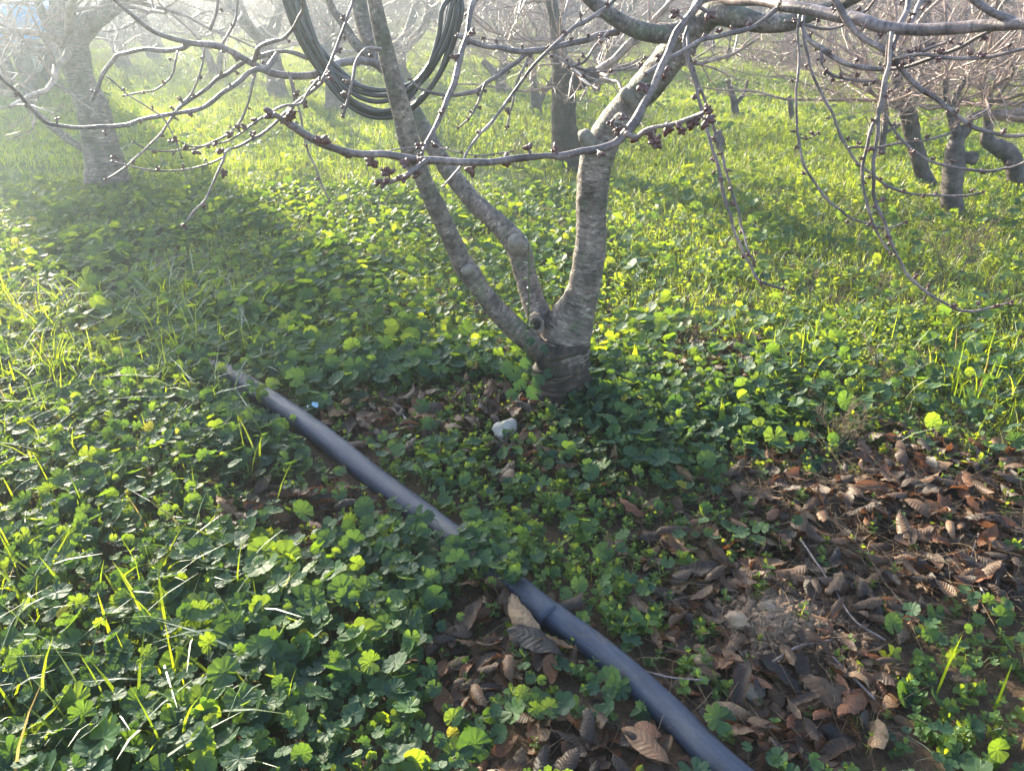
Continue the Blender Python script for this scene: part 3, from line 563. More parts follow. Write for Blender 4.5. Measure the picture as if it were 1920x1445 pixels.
# ---------------------------------------------------------------- the big cherry tree
tree = empty('cherry_tree', TR, 'low forked bare cherry tree with three silvery stems in front', 'tree')
Y0 = TR[1]
def path(pts):
    """pts: (px, py, width_px, Y) -> points, radii"""
    P = []; r_ = []
    for x, y, wd, Yy in pts:
        p, t = Wp(x, y, Yy); P.append(p); r_.append(max(wd/2/F*t, .0008))
    return np.array(P), np.array(r_)
P, r_ = path([(1040, 800, 125, Y0), (1045, 758, 100, Y0), (1052, 715, 88, Y0), (1054, 670, 92, Y0), (1058, 635, 90, Y0+.01), (1072, 600, 80, Y0+.01), (1088, 560, 66, Y0+.01), (1102, 500, 60, Y0), (1108, 430, 56, Y0), (1112, 340, 60, Y0), (1124, 280, 64, Y0), (1148, 232, 58, Y0), (1180, 195, 56, Y0-.02), (1217, 158, 62, Y0-.03), (1257, 108, 60, Y0-.05), (1298, 55, 56, Y0-.06), (1330, 22, 54, Y0-.05), (1345, -40, 46, Y0), (1350, -140, 36, Y0+.1)])
b = Buf(); tube(b, P, r_, 32, 150, bump=.14, bs=.12, seed=1)
b2 = Buf(); P_, rr_ = tube(b2, P[:5], r_[:5]*np.array([1.12, 1.12, 1.10, 1.07, .98]), 48, 80, bump=.30, bs=.07, seed=4)
trunk = b.obj('trunk', M['bark'], tree); b2.obj('trunk_base', M['bark_rough'], tree)
def limb(pts, sides=16, n=60, bump=.10, seed=0, mt='bark', name='limb', bs=.1):
    P, r_ = path(pts); b = Buf(); tube(b, P, r_, sides, n, bump=bump, bs=bs, seed=seed); return b.obj(name, M[mt], tree)
limb([(1040, 690, 40, Y0), (1010, 655, 42, Y0-.02), (973, 622, 44, Y0-.04), (935, 585, 40, Y0-.05), (905, 548, 37, Y0-.06), (886, 520, 42, Y0-.07), (868, 495, 40, Y0-.07), (843, 440, 36, Y0-.08), (817, 387, 37, Y0-.1), (792, 333, 33, Y0-.11), (771, 278, 40, Y0-.12), (755, 213, 37, Y0-.13), (733, 133, 33, Y0-.15), (712, 50, 28, Y0-.17), (698, -20, 25, Y0-.18), (680, -140, 22, Y0-.2), (670, -300, 16, Y0-.2)], 20, 110, .12, 2)
limb([(1050, 660, 50, Y0+.03), (1022, 612, 50, Y0+.05), (1000, 567, 44, Y0+.08), (984, 513, 42, Y0+.11), (970, 462, 46, Y0+.13), (934, 420, 38, Y0+.16), (893, 382, 34, Y0+.18), (847, 328, 34, Y0+.22), (812, 275, 32, Y0+.25), (783, 222, 28, Y0+.3), (752, 160, 24, Y0+.35), (706, 113, 22, Y0+.38), (668, 83, 18, Y0+.4), (640, 40, 15, Y0+.42), (618, 5, 13, Y0+.43), (600, -80, 10, Y0+.45)], 20, 110, .12, 3)
limb([(800, 262, 22, Y0+.27), (764, 190, 26, Y0+.33), (715, 105, 30, Y0+.4), (690, 70, 30, Y0+.42), (672, 0, 30, Y0+.45), (655, -120, 24, Y0+.5), (600, -300, 18, Y0+.6)], 16, 60, .1, 5)
limb([(785, 232, 18, Y0+.3), (740, 160, 14, Y0+.36), (698, 118, 14, Y0+.35), (640, 118, 15, Y0+.2), (610, 135, 15, Y0+.08), (567, 143, 13, Y0), (510, 137, 13, Y0-.06), (467, 116, 12, Y0-.1), (417, 90, 11, Y0-.14), (353, 80, 10, Y0-.2), (293, 62, 9, Y0-.25), (253, 33, 8, Y0-.3), (205, -8, 7, Y0-.35), (150, -50, 6, Y0-.4)], 12, 80, .08, 6, 'branch')
# thick limbs across the top
limb([(1320, 15, 46, Y0-.05), (1300, 48, 40, Y0-.08), (1258, 62, 36, Y0-.1), (1220, 62, 34, Y0-.11), (1180, 50, 30, Y0-.12), (1142, 27, 27, Y0-.13), (1105, -2, 24, Y0-.14), (1050, -60, 20, Y0-.15), (980, -170, 15, Y0-.15)], 18, 70, .09, 7)
limb([(1300, 55, 50, Y0-.06), (1335, 28, 44, Y0-.1), (1380, 32, 40, Y0-.14), (1430, 44, 34, Y0-.18), (1480, 42, 31, Y0-.2), (1518, 28, 27, Y0-.22), (1565, 12, 24, Y0-.25), (1610, -8, 22, Y0-.3), (1700, -60, 18, Y0-.35)], 18, 70, .09, 8)
limb([(1330, -30, 34, Y0-.05), (1366, -2, 22, Y0-.25), (1430, 2, 19, Y0-.38), (1468, 12, 20, Y0-.45), (1513, 18, 21, Y0-.5), (1563, 29, 22, Y0-.55), (1613, 37, 23, Y0-.6), (1650, 50, 22, Y0-.63), (1713, 56, 22, Y0-.66), (1780, 54, 23, Y0-.7), (1847, 48, 22, Y0-.74), (1925, 44, 20, Y0-.8), (2030, 30, 17, Y0-.85)], 18, 90, .06, 9, 'branch')
limb([(1912, 46, 16, Y0-.78), (1893, 36, 15, Y0-.77), (1863, 25, 14, Y0-.76), (1825, 0, 13, Y0-.74), (1780, -40, 11, Y0-.7)], 12, 30, .05, 10, 'branch')
# stubs and knot
for pts, sd in (([(1125, 285, 26, Y0-.02), (1106, 272, 32, Y0-.045), (1096, 255, 27, Y0-.06), (1093, 248, 22, Y0-.065)], 4), ([(1195, 195, 26, Y0-.03), (1178, 182, 24, Y0-.06), (1168, 172, 19, Y0-.075)], 5), ([(885, 512, 20, Y0-.08), (874, 505, 22, Y0-.11), (870, 502, 16, Y0-.115)], 6), ([(975, 470, 30, Y0+.1), (966, 452, 30, Y0+.085), (963, 444, 20, Y0+.08)], 7), ([(1168, 232, 30, Y0-.03), (1160, 222, 26, Y0-.065)], 8)):
    P, r_ = path(pts); b = Buf(); tube(b, P, r_, 14, 12, bump=.25, bs=.03, seed=sd); b.obj('stub', M['cutwood'], tree)
c0, t0 = Wp(1006, 608, Y0-.045); th = np.linspace(0, 2*math.pi, 22)[:-1]; P = np.array([c0+np.array([math.cos(a)*.019, -.006, math.sin(a)*.023]) for a in np.append(th, 0)]); b = Buf(); tube(b, P, [.0068]*len(P), 12, 60, bump=.2, bs=.03, cap=False); kn = b.obj('knot', M['bark'], tree)
b = Buf(); tube(b, [c0+np.array([0, .05, -.01]), c0+np.array([0, .02, 0]), c0+np.array([0, .001, 0])], [.03, .026, .018], 14, 8, bump=.2, bs=.02); b.obj('knot_hole', M['knothole'], tree)

# branches with buds
import itertools
u = np.linspace(0, 1, 5); 
def bud_tpl():
    rad = np.array([.10, .24, .29, .19, .02]); z = np.array([0, .25, .55, .82, 1.]); s = 6; V = []
    for a, h in zip(rad, z): V += [[a*math.cos(t), a*math.sin(t), h] for t in np.arange(s)/s*6.283]
    Q = [[i*s+j, i*s+(j+1) % s, (i+1)*s+(j+1) % s, (i+1)*s+j] for i in range(4) for j in range(s)]; return np.array(V), np.array(Q)
bv, bq = bud_tpl()
def clusters(b, P, r_, spacing, size, seed, m=1, start=.0, each=None):
    r = np.random.default_rng(seed); L = np.concatenate([[0], np.cumsum(np.linalg.norm(np.diff(P, axis=0), axis=1))]); s = start*L[-1]+spacing*.5
    while s < L[-1]*.985:
        i = min(np.searchsorted(L, s), len(P)-1); p = P[i]; T = norm(P[min(i+1, len(P)-1)]-P[i-1]); a = norm(np.cross(T, r.normal(size=3))); a = norm(a+np.array([0, 0, .15]))
        sl_ = size*r.uniform(.1, 1.3); q = p+a*(r_[i]+sl_); tb = b if each is None else Buf()
        tube(tb, [p, (p+q)/2, q], [r_[i]*.7, max(r_[i]*.45, .0012), max(r_[i]*.45, .0014)], 5, 4, cap=False, m=0)
        k = r.integers(4, 9); big = r.random() < .4; k = k+5 if big else k
        D = norm(a[None]*.6+r.normal(0, .8, (k, 3))+T[None]*.2); sz = size*r.uniform(.8, 1.35, k)
        scatter(tb, bv, bq, None, np.tile(q, (k, 1))-D*size*.12, D, r.uniform(0, 6.28, k), sz, r.random(k), m)
        if each is not None: tb.obj('bud_cluster', [M['branch'], M['bud']], each)
        s += spacing*r.uniform(.45, 1.6)
    # terminal cluster
    k = 5; T = norm(P[-1]-P[-2]); D = norm(T[None]*1.1+r.normal(0, .6, (k, 3))); tb = b if each is None else Buf(); scatter(tb, bv, bq, None, np.tile(P[-1], (k, 1)), D, r.uniform(0, 6.28, k), size*r.uniform(.8, 1.2, k), r.random(k), m)
    if each is not None: tb.obj('bud_cluster', [M['branch'], M['bud']], each)
def branch(pts, Ya, Yb, sp=.05, size=.008, seed=0, w0=None, w1=None, each=False, start=0., jit=.004):
    """pts: (px,py[,w]); Y runs from Ya to Yb."""
    r = np.random.default_rng(seed+900); full = []; n = len(pts)
    for i, p in enumerate(pts):
        f = i/(n-1); wd = p[2] if len(p) > 2 else w0+(w1-w0)*f; full.append((p[0], p[1], wd, Ya+(Yb-Ya)*f+r.normal(0, jit)))
    P, r_ = path(full); L_ = np.linalg.norm(np.diff(P, axis=0), axis=1).sum(); m_ = max(n, int(L_/.028)); P, r_ = smooth_path(P, r_, m_); P[1:-1] += r.normal(0, .0014, (m_-2, 3)); r_[1:-1] *= r.uniform(.92, 1.14, m_-2)
    b = Buf(); P, r_ = tube(b, P, r_, 9, m_*4, bump=.14, bs=.03, seed=seed)
    if not each: clusters(b, P, r_, sp, size, seed, start=start)
    o = b.obj('branch', [M['branch'], M['bud']], tree)
    if each: clusters(None, P, r_, sp, size, seed, each=o, start=start)
    return o
z3 = lambda ox, oy, pts: [(ox+x/3, oy+y/3) for x, y in pts]
V1 = [(1390, -170, 17), (1345, -60, 16), (1313, 0, 15), (1283, 40, 14), (1263, 83, 14), (1233, 143, 14), (1207, 200, 17), (1173, 247, 18), (1143, 273, 16), (1107, 284, 13), (1040, 292, 12), (973, 299, 13), (907, 305, 14), (857, 303, 13), (800, 300, 14), (740, 292, 13), (690, 290, 13), (640, 284, 14), (593, 263, 14), (550, 240, 13), (513, 214, 10)]
branch(V1, 1.42, 1.12, .06, .0125, 1, each=True, start=.12)
branch([(1172, 250, 12), (1190, 258, 10), (1205, 248, 10), (1222, 239, 9), (1247, 237, 8), (1280, 228, 8), (1305, 218, 8), (1322, 210, 7)], 1.22, 1.16, .02, .0125, 2, each=True)
branch([(1176, 240, 7), (1160, 229, 6), (1146, 230, 5)], 1.23, 1.2, .02, .009, 3)
branch([(800, 300, 10), (780, 318, 9), (760, 328, 9), (735, 338, 8), (712, 342, 6)], 1.2, 1.14, .012, .010, 4)
branch([(940, -90, 12), (893, -5, 12), (877, 47, 10), (867, 93, 10), (853, 143, 12), (837, 193, 10), (820, 230, 9), (803, 263, 8), (790, 292, 6)], 1.5, 1.25, .045, .009, 5)
branch(z3(640, 0, [(1600, -60), (1440, 80), (1330, 150), (1220, 230), (1100, 350), (960, 530), (880, 650), (780, 750), (700, 870), (660, 950), (580, 1040)]), 1.9, 1.6, .05, .008, 6, w0=8, w1=4)
branch([(1160, 60, 13), (1123, 67, 11), (1087, 78, 10), (1040, 88, 10), (993, 97, 11), (940, 92, 9), (890, 80, 9), (857, 66, 8)], 2.28, 2.1, .06, .008, 7)
branch([(1000, 95, 8), (985, 105, 8), (960, 123, 8), (933, 143, 8), (893, 170, 8), (850, 179, 7), (800, 172, 6), (770, 150, 4)], 2.2, 2.05, .06, .008, 8)
branch([(1040, 103), (1073, 123), (1107, 134), (1157, 133), (1200, 117), (1208, 108)], 2.0, 1.9, .05, .008, 9, w0=4, w1=3)
branch([(1140, 60), (1105, 100), (1090, 120), (1068, 126)], 2.0, 1.95, .03, .008, 10, w0=5, w1=4)
branch([(990, 110), (968, 160), (958, 205), (950, 240)], 2.1, 2.05, .03, .007, 11, w0=5, w1=3)
branch([(910, 155), (895, 195), (880, 225), (860, 240)], 2.1, 2.05, .03, .007, 12, w0=5, w1=3)
branch([(690, 290), (800, 275), (850, 285), (900, 290), (960, 285)], 1.9, 1.8, .05, .006, 13, w0=3, w1=3)
branch([(1467, 5), (1447, 27), (1413, 50), (1367, 65), (1313, 77), (1273, 100), (1240, 118), (1213, 138)], 1.9, 1.75, .05, .009, 14, w0=9, w1=8)
branch([(1290, 50), (1283, 80), (1300, 143), (1317, 217), (1333, 267), (1347, 320), (1360, 377), (1377, 433), (1393, 470), (1410, 507), (1430, 530), (1465, 541)], 1.85, 1.6, .042, .008, 15, w0=7, w1=5)
branch([(1287, 60), (1290, 93), (1317, 177), (1337, 233), (1353, 290), (1370, 350), (1387, 410), (1397, 450), (1413, 488)], 1.9, 1.65, .042, .008, 16, w0=6, w1=4)
branch([(1499, 20), (1497, 47), (1498, 100), (1494, 150), (1493, 207), (1498, 257), (1510, 313), (1527, 343), (1560, 383), (1597, 410), (1640, 423), (1673, 427), (1697, 417)], 1.9, 1.65, .07, .007, 17, w0=5, w1=4)
branch([(1507, 30), (1507, 60), (1513, 117), (1537, 167), (1557, 213), (1580, 263), (1613, 310), (1647, 337), (1680, 357), (1730, 367), (1797, 368), (1843, 361)], 1.95, 1.7, .05, .007, 18, w0=6, w1=4)
branch([(1500, 258), (1515, 262), (1533, 251)], 1.78, 1.76, .018, .007, 19, w0=4, w1=3)
branch([(1668, 60), (1663, 110), (1657, 183), (1633, 243), (1620, 293), (1618, 333), (1627, 393), (1647, 443), (1668, 472)], 1.65, 1.5, .05, .007, 20, w0=8, w1=4)
branch([(1672, 60), (1668, 117), (1653, 183), (1642, 260), (1637, 333), (1643, 383), (1660, 425), (1680, 477), (1707, 520), (1740, 550), (1773, 570), (1807, 583), (1847, 580), (1893, 568)], 1.62, 1.4, .045, .008, 21, w0=8, w1=4)
branch([(1560, -10), (1597, 50), (1630, 77), (1653, 93), (1685, 120), (1717, 163), (1760, 187), (1807, 227), (1853, 247), (1897, 257), (1960, 250)], 1.75, 1.5, .055, .009, 22, w0=13, w1=6)
branch([(1657, 213), (1687, 260), (1723, 290), (1763, 307), (1813, 320), (1863, 320), (1897, 313), (1940, 296)], 1.7, 1.5, .05, .008, 23, w0=5, w1=5)
branch([(1590, 277), (1625, 276), (1663, 273), (1707, 267), (1747, 260), (1785, 249)], 1.75, 1.7, .035, .008, 24, w0=5, w1=4)
branch([(1505, 55), (1513, 70), (1540, 93), (1567, 113), (1597, 123), (1647, 132), (1687, 130), (1747, 110), (1797, 90), (1850, 62), (1890, 40)], 2.0, 1.6, .06, .008, 25, w0=10, w1=6)
branch([(1675, 112), (1700, 108), (1730, 104), (1813, 110), (1880, 102), (1940, 86)], 1.65, 1.5, .035, .009, 26, w0=8, w1=7)
branch([(1700, 110), (1735, 95), (1760, 85), (1780, 78)], 1.65, 1.6, .018, .009, 27, w0=7, w1=5)
branch([(1540, 95), (1542, 125), (1560, 140), (1600, 152), (1635, 153)], 1.9, 1.8, .022, .009, 28, w0=6, w1=5)
branch([(1690, -60), (1705, 0), (1688, 45), (1672, 90), (1665, 120)], 1.8, 1.66, .05, .008, 29, w0=10, w1=9)
branch([(1745, -40), (1730, 0), (1712, 35), (1700, 55)], 1.9, 1.8, .05, .008, 30, w0=10, w1=8)
branch([(1470, 40), (1560, 55), (1590, 40), (1625, 20), (1640, 0)], 2.0, 1.9, .04, .008, 31, w0=6, w1=4)
# left side
branch(z3(0, 0, [(1430, 340), (1440, 300), (1480, 255), (1600, 210), (1670, 130), (1700, 50), (1690, -60)]), 2.2, 2.0, .08, .007, 40, w0=9, w1=5)
branch(z3(0, 0, [(1380, 345), (1250, 430), (1150, 510), (1060, 570), (1000, 620), (940, 700), (840, 820), (700, 940), (600, 1010)]), 2.25, 1.9, .07, .008, 41, w0=8, w1=3)
branch(z3(0, 0, [(1560, 300), (1490, 390), (1430, 395), (1350, 450), (1240, 540), (1100, 620), (960, 645), (700, 700), (550, 716), (400, 715), (250, 680), (130, 560), (0, 430), (-90, 350)]), 2.2, 1.7, .08, .008, 42, w0=9, w1=6)
branch(z3(0, 0, [(1840, 420), (1820, 460), (1700, 560), (1600, 640), (1480, 750), (1380, 800), (1270, 850), (1240, 930), (1180, 1080), (1040, 1260)]), 1.8, 1.5, .05, .010, 43, w0=7, w1=4)
branch(z3(0, 0, [(1440, 380), (1430, 450), (1370, 650), (1300, 740), (1150, 820), (1000, 848), (850, 840), (750, 800)]), 2.2, 2.0, .06, .007, 44, w0=5, w1=3)
branch(z3(0, 0, [(1270, 880), (1150, 930), (950, 960), (780, 945), (640, 910)]), 1.7, 1.6, .07, .007, 45, w0=4, w1=3)
branch(z3(0, 0, [(1630, 430), (1645, 470), (1680, 620), (1720, 800), (1780, 960), (1850, 1120)]), 2.2, 2.1, .09, .007, 46, w0=5, w1=3)
branch([(672, -40), (656, 20), (640, 67), (628, 100), (617, 125), (603, 152)], 1.7, 1.62, .05, .008, 47, w0=6, w1=5)
branch([(715, 93), (695, 90), (673, 100), (664, 133), (655, 180), (644, 214)], 1.75, 1.65, .035, .008, 48, w0=7, w1=5)
branch(z3(0, 0, [(1340, 340), (1240, 255), (1060, 250), (950, 290), (800, 280), (640, 330), (560, 480), (520, 560)]), 2.3, 2.4, .1, .007, 49, w0=9, w1=7)
branch(z3(0, 0, [(1000, 290), (960, 420), (880, 500), (700, 540)]), 2.2, 2.1, .06, .007, 50, w0=4, w1=3)
branch(z3(0, 0, [(1150, 260), (1130, 400), (1080, 520), (1020, 580)]), 2.2, 2.1, .06, .007, 51, w0=4, w1=3)
branch(z3(0, 0, [(600, 430), (720, 530), (900, 650), (960, 730), (1020, 880)]), 1.9, 1.8, .08, .007, 52, w0=3, w1=3)
branch(z3(0, 0, [(1180, 170), (1215, 60), (1230, -60)]), 2.3, 2.3, .1, .007, 53, w0=7, w1=5)
branch(z3(0, 0, [(1250, 250), (1320, 120), (1340, -60)]), 2.3, 2.3, .1, .007, 54, w0=6, w1=4)
branch([(470, 115), (520, 95), (570, 105), (620, 120)], 2.5, 2.5, .1, .007, 55, w0=8, w1=8)
branch([(540, 135), (552, 190), (545, 240)], 2.2, 2.2, .05, .007, 56, w0=4, w1=3)
branch([(600, 145), (560, 195), (520, 205), (470, 240), (430, 262), (400, 270), (360, 275), (330, 262)], 1.65, 1.5, .03, .010, 57, w0=5, w1=3)

# crown above the frame, grown procedurally from the limb ends
def grow(buf, starts, dirs, lens, rads, counts, r, droop=.0, mt=0, depth=0, scale=1, mint=.0, upb=.2, nseg=(7, 6, 5, 3), sides=(6, 4, 3, 3)):
    """starts (K,3), dirs (K,3), lens (K,), rads (K,), counts per level"""
    K = len(starts); n = nseg[depth]; t = np.linspace(0, 1, n); D = norm(dirs)
    side = norm(np.cross(D, r.normal(size=(K, 3)))); side2 = np.cross(D, side); wob = r.normal(0, .16, (K, 1)); wob2 = r.normal(0, .08, (K, 1))
    P = starts[:, None]+lens[:, None, None]*(t[None, :, None]*D[:, None]+(t*t)[None, :, None]*(wob[:, :, None]*side[:, None])+(np.sin(t*7)*t)[None, :, None]*wob2[:, :, None]*side2[:, None])
    P[:, :, 2] += lens[:, None]*(t*t)[None]*(upb-droop*r.uniform(0, 1, K))[:, None]
    P[:, 1:, :] += r.normal(0, .012, (K, n-1, 3))*lens[:, None, None]
    P[:, :, 2] = np.where(P[:, :, 2] < mint, mint+np.abs(P[:, :, 2]-mint)*r.uniform(.15, .8, (K, 1)), P[:, :, 2])
    rad = rads[:, None]*(1-.62*t[None]); batch_tubes(buf, P, rad, sides[depth], r.random(K), mt)
    if depth >= len(counts): return
    c = counts[depth]; q = r.uniform(.18 if depth == 0 else .1, 1, (K, c)); fi = q*(n-1); i0 = np.minimum(fi.astype(int), n-2); f = (fi-i0)[..., None]; kk = np.arange(K)[:, None]
    S0 = P[kk, i0]*(1-f)+P[kk, i0+1]*f; Tn = norm(P[kk, i0+1]-P[kk, i0]); perp = norm(np.cross(Tn, r.normal(size=Tn.shape))); ang = r.uniform(.5, 1.15, (K, c, 1)); D2 = Tn*np.cos(ang)+perp*np.sin(ang)
    l2 = lens[:, None]*r.uniform(.3, .62, (K, c))*(1-.35*q); r2 = rads[:, None]*(1-.62*q)*r.uniform(.4, .6, (K, c)); r2 = np.maximum(r2, .0011*scale)
    grow(buf, S0.reshape(-1, 3), D2.reshape(-1, 3), l2.ravel(), r2.ravel(), counts, r, droop, mt, depth+1, scale, mint, upb, nseg, sides)
r = np.random.default_rng(300); b = Buf()
ends = [Wp(1350, -140, Y0+.1)[0], Wp(670, -300, Y0-.2)[0], Wp(600, -300, Y0+.6)[0], Wp(980, -170, Y0-.15)[0], Wp(1700, -60, Y0-.35)[0], Wp(600, -80, Y0+.45)[0]]
grow(b, np.array(ends), np.array([[.2, .3, 1], [-.2, -.1, 1], [-.3, .6, 1], [-.3, .1, 1], [.9, .1, .6], [-.7, .5, .7]]), np.array([1.5, 1.2, 1.3, 1.0, 1.0, 1.1]), np.array([.022, .013, .016, .012, .014, .008]), (6, 6, 3), r, .1, mint=1.22)
b.obj('crown', M['branch'], tree)

# ---------------------------------------------------------------- orchard trees
def orchard_proto(seed, name='orchard_tree'):
    r = np.random.default_rng(seed); root = bpy.data.objects.new(name, None); C.objects.link(root); root.empty_display_size = .1
    b = Buf(); lean = r.uniform(-.25, .25, 2); fk = r.uniform(.32, .6); R0 = r.uniform(.085, .12)
    P = np.array([[0, 0, -.15], [0, 0, 0], [lean[0]*.3, lean[1]*.3, fk*.5], [lean[0]*.6, lean[1]*.6, fk], [lean[0]*.8, lean[1]*.8, fk+.12]]); tube(b, P, [R0*1.5, R0*1.2, R0, R0*1.05, R0*.7], 12, 18, bump=.3, bs=.15, seed=seed)
    nl = r.integers(4, 7); a0 = r.uniform(0, 6.28); S_ = []; D_ = []; cr = Buf()
    for k in range(nl):
        a = a0+k*6.283/nl+r.uniform(-.4, .4); o1 = r.uniform(.25, .5); ln = r.uniform(.5, .9); q = P[3]+np.array([0, 0, -r.uniform(0, .1)])
        p1 = q+np.array([math.cos(a)*o1*.6, math.sin(a)*o1*.6, .18]); p2 = q+np.array([math.cos(a)*o1*1.3, math.sin(a)*o1*1.3, ln])
        tube(b, [q, p1, (p1+p2)/2+r.normal(0, .03, 3), p2], [R0*.62, R0*.5, R0*.42, R0*.34], 9, 14, bump=.15, bs=.15, seed=k); S_.append(p2); D_.append(norm(p2-p1)+np.array([math.cos(a), math.sin(a), 0])*.35)
        for f in (.25, .5, .75, .95):                 # low side branches
            S_.append(p1+(p2-p1)*f); an = a+r.uniform(-1, 1); D_.append(np.array([math.cos(an), math.sin(an), r.uniform(-.2, .35)]))
    b.obj('trunk', M['bg_bark'], root)
    K = len(S_); ln = np.where(np.arange(K) % 5 == 0, r.uniform(1.3, 1.9, K), r.uniform(.8, 1.4, K)); rd = np.where(np.arange(K) % 5 == 0, R0*.19, R0*.10)
    grow(cr, np.array(S_), np.array(D_), ln, rd, (8, 8, 6), r, .6, scale=1.9, mint=.3, nseg=(7, 5, 4, 3), sides=(5, 3, 3, 3))
    # a few withered orange leaves still hanging
    c_ = cr.obj('crown', M['twig'], root)
    return root
protos = [orchard_proto(400+k) for k in range(6)]
# individually shaped near trees, trunk lines read from the photograph
def near_tree(pts, Yb, label, seed, crown=True, extra=(), mt='bg_bark', cl=1.1, dark=None, n=9):
    g = Gp(pts[0][0], pts[0][1]); Yb = g[1]; root = empty('orchard_tree', g, label, 'tree', 'bare orchard trees'); r = np.random.default_rng(seed)
    def pw(pp):
        P, r_ = path([(x, y, wd, Yb+(dy if len(q) else 0)) for (x, y, wd, *q) in pp for dy in [q[0] if q else 0]]); return P, r_
    P, r_ = pw(pts); P = np.vstack([P[0]+(P[0]-P[1])*.0-np.array([0, 0, .12]), P]); r_ = np.concatenate([[r_[0]*1.2], r_]); b = Buf(); tube(b, P, r_, 18, 60, bump=.2, bs=.15, seed=seed); b.obj('trunk', M[mt], root)
    TP = [(smooth_path(P[1:], r_[1:], 24))]
    for e in extra:
        Pe, re = pw(e); b = Buf(); tube(b, Pe, re, 12, 30, bump=.18, bs=.12, seed=seed+3); b.obj('limb', M[mt], root); TP.append(smooth_path(Pe, re, 24))
    if crown:
        S2 = []; D2 = []; R2 = []
        for Pq, rq in TP:
            if rq[-1] > .055 and len(TP) > 1 and np.linalg.norm(Pq[-1]-Pq[0]) < .35: continue
            for k in range(n+1):
                f = 23 if k < 2 else int(r.uniform(15, 23.9)); d_ = norm(Pq[f]-Pq[f-1]); S2.append(Pq[f]); D2.append(d_*(1 if k < 2 else .35)+r.normal(0, .35 if k < 2 else .8, 3)*np.array([1, 1, .6])); R2.append(rq[f]*(.6 if k < 2 else r.uniform(.2, .4)))
        b = Buf(); grow(b, np.array(S2), np.array(D2), r.uniform(.5, 1.3, len(S2))*cl, np.array(R2), (6, 5, 4), r, .35, scale=1.1, mint=.55); b.obj('crown', M['twig'], root)
    return root
near_tree([(205, 352, 86), (196, 300, 68), (178, 220, 58), (152, 150, 52), (135, 90, 56), (122, 40, 48), (110, -20, 40)], 0, 'large hazy tree with a leaning trunk at the left', 500, extra=[[(135, 80, 50), (165, 45, 40), (215, 10, 32), (260, -30, 26)], [(140, 90, 24), (100, 60, 20), (75, 15, 16), (60, -30, 12)], [(160, 280, 14), (120, 255, 14), (60, 205, 13), (20, 165, 12)]], mt='bark')
near_tree([(58, 196, 26), (56, 150, 24), (45, 100, 20), (30, 60, 18)], 0, 'slim dark trunk left of the large hazy tree, before the blue trailer', 501)
near_tree([(1068, 318, 66), (1062, 270, 52), (1056, 210, 46), (1054, 150, 42), (1046, 90, 32), (1040, 40, 26), (1030, -20, 24)], 0, 'dark upright trunk with a knob, seen behind the two main stems', 502, extra=[[(1060, 165, 34), (1085, 150, 34), (1108, 140, 32), (1118, 134, 24)]], mt='bark_rough')
near_tree([(1008, 218, 20), (1003, 180, 17), (1000, 150, 14), (996, 110, 10)], 0, 'thin forked tree just left of the dark knobbed trunk', 503, extra=[[(1008, 200, 13), (1018, 175, 12), (1034, 155, 9), (1040, 130, 7)]])
near_tree([(942, 178, 24), (938, 150, 20), (945, 120, 16), (940, 80, 12)], 0, 'low stump-like forked tree in the second row centre', 504, extra=[[(935, 150, 16), (920, 130, 14), (905, 115, 12)]])
near_tree([(632, 206, 46), (628, 170, 34), (620, 130, 26), (612, 80, 20)], 0, 'stout trunk seen behind the hanging hose coil', 505)
near_tree([(404, 146, 26), (398, 125, 16), (388, 100, 14), (370, 70, 10)], 0, 'small split tree in the left middle distance', 506, extra=[[(404, 140, 16), (412, 120, 12), (415, 90, 9)]])
near_tree([(1742, 352, 30), (1728, 320, 28), (1718, 280, 28), (1708, 235, 30), (1698, 200, 30), (1688, 180, 22), (1682, 140, 18), (1688, 90, 14)], 0, 'tree with a curved dark trunk bending left at the right side', 507, extra=[[(1695, 200, 24), (1675, 192, 22), (1655, 190, 12)]], mt='bg_bark')
near_tree([(1786, 405, 40), (1784, 360, 36), (1788, 320, 36), (1790, 280, 34), (1795, 255, 26), (1785, 220, 16), (1775, 190, 12), (1772, 150, 10)], 0, 'tree with a sawn stump trunk and pale side knob at the right', 508, extra=[[(1795, 262, 24), (1812, 240, 20), (1818, 222, 16), (1845, 208, 10), (1880, 170, 7), (1905, 120, 6)], [(1800, 298, 18), (1815, 296, 24), (1828, 297, 26)], [(1785, 200, 12), (1800, 165, 12), (1815, 140, 9)]], mt='bg_bark')
near_tree([(1912, 352, 40), (1905, 320, 34), (1893, 290, 32), (1870, 275, 30), (1850, 262, 26), (1852, 235, 18), (1850, 200, 14), (1845, 160, 12)], 0, 'tree with a crooked elbow trunk at the right edge', 509)
near_tree([(1380, 222, 16), (1377, 200, 14), (1374, 180, 12), (1365, 150, 8)], 0, 'small spindly tree on the meadow right of the main stem', 510, extra=[[(1380, 195, 9), (1395, 175, 8), (1402, 150, 6)]])
near_tree([(1484, 228, 12), (1483, 205, 10), (1480, 180, 8)], 0, 'tiny young tree between the hanging twigs', 511, cl=.6)
near_tree([(1118, 178, 16), (1120, 150, 14), (1130, 120, 10)], 0, 'narrow tree right of the dark knobbed trunk', 512)
near_tree([(1350, 285, 24), (1348, 262, 22), (1346, 246, 16)], 0, 'short dark stump on the meadow beside the double hanging twigs', 513, crown=False)
near_tree([(1545, 345, 13), (1560, 250, 10), (1590, 180, 8), (1600, 110, 8)][0:0]+[(1652, 300, 14), (1655, 260, 12), (1660, 215, 12), (1650, 160, 12)], 0, 'thin dark stem left of the curved trunk', 514, extra=[[(1655, 250, 9), (1680, 238, 8), (1710, 215, 7)]])
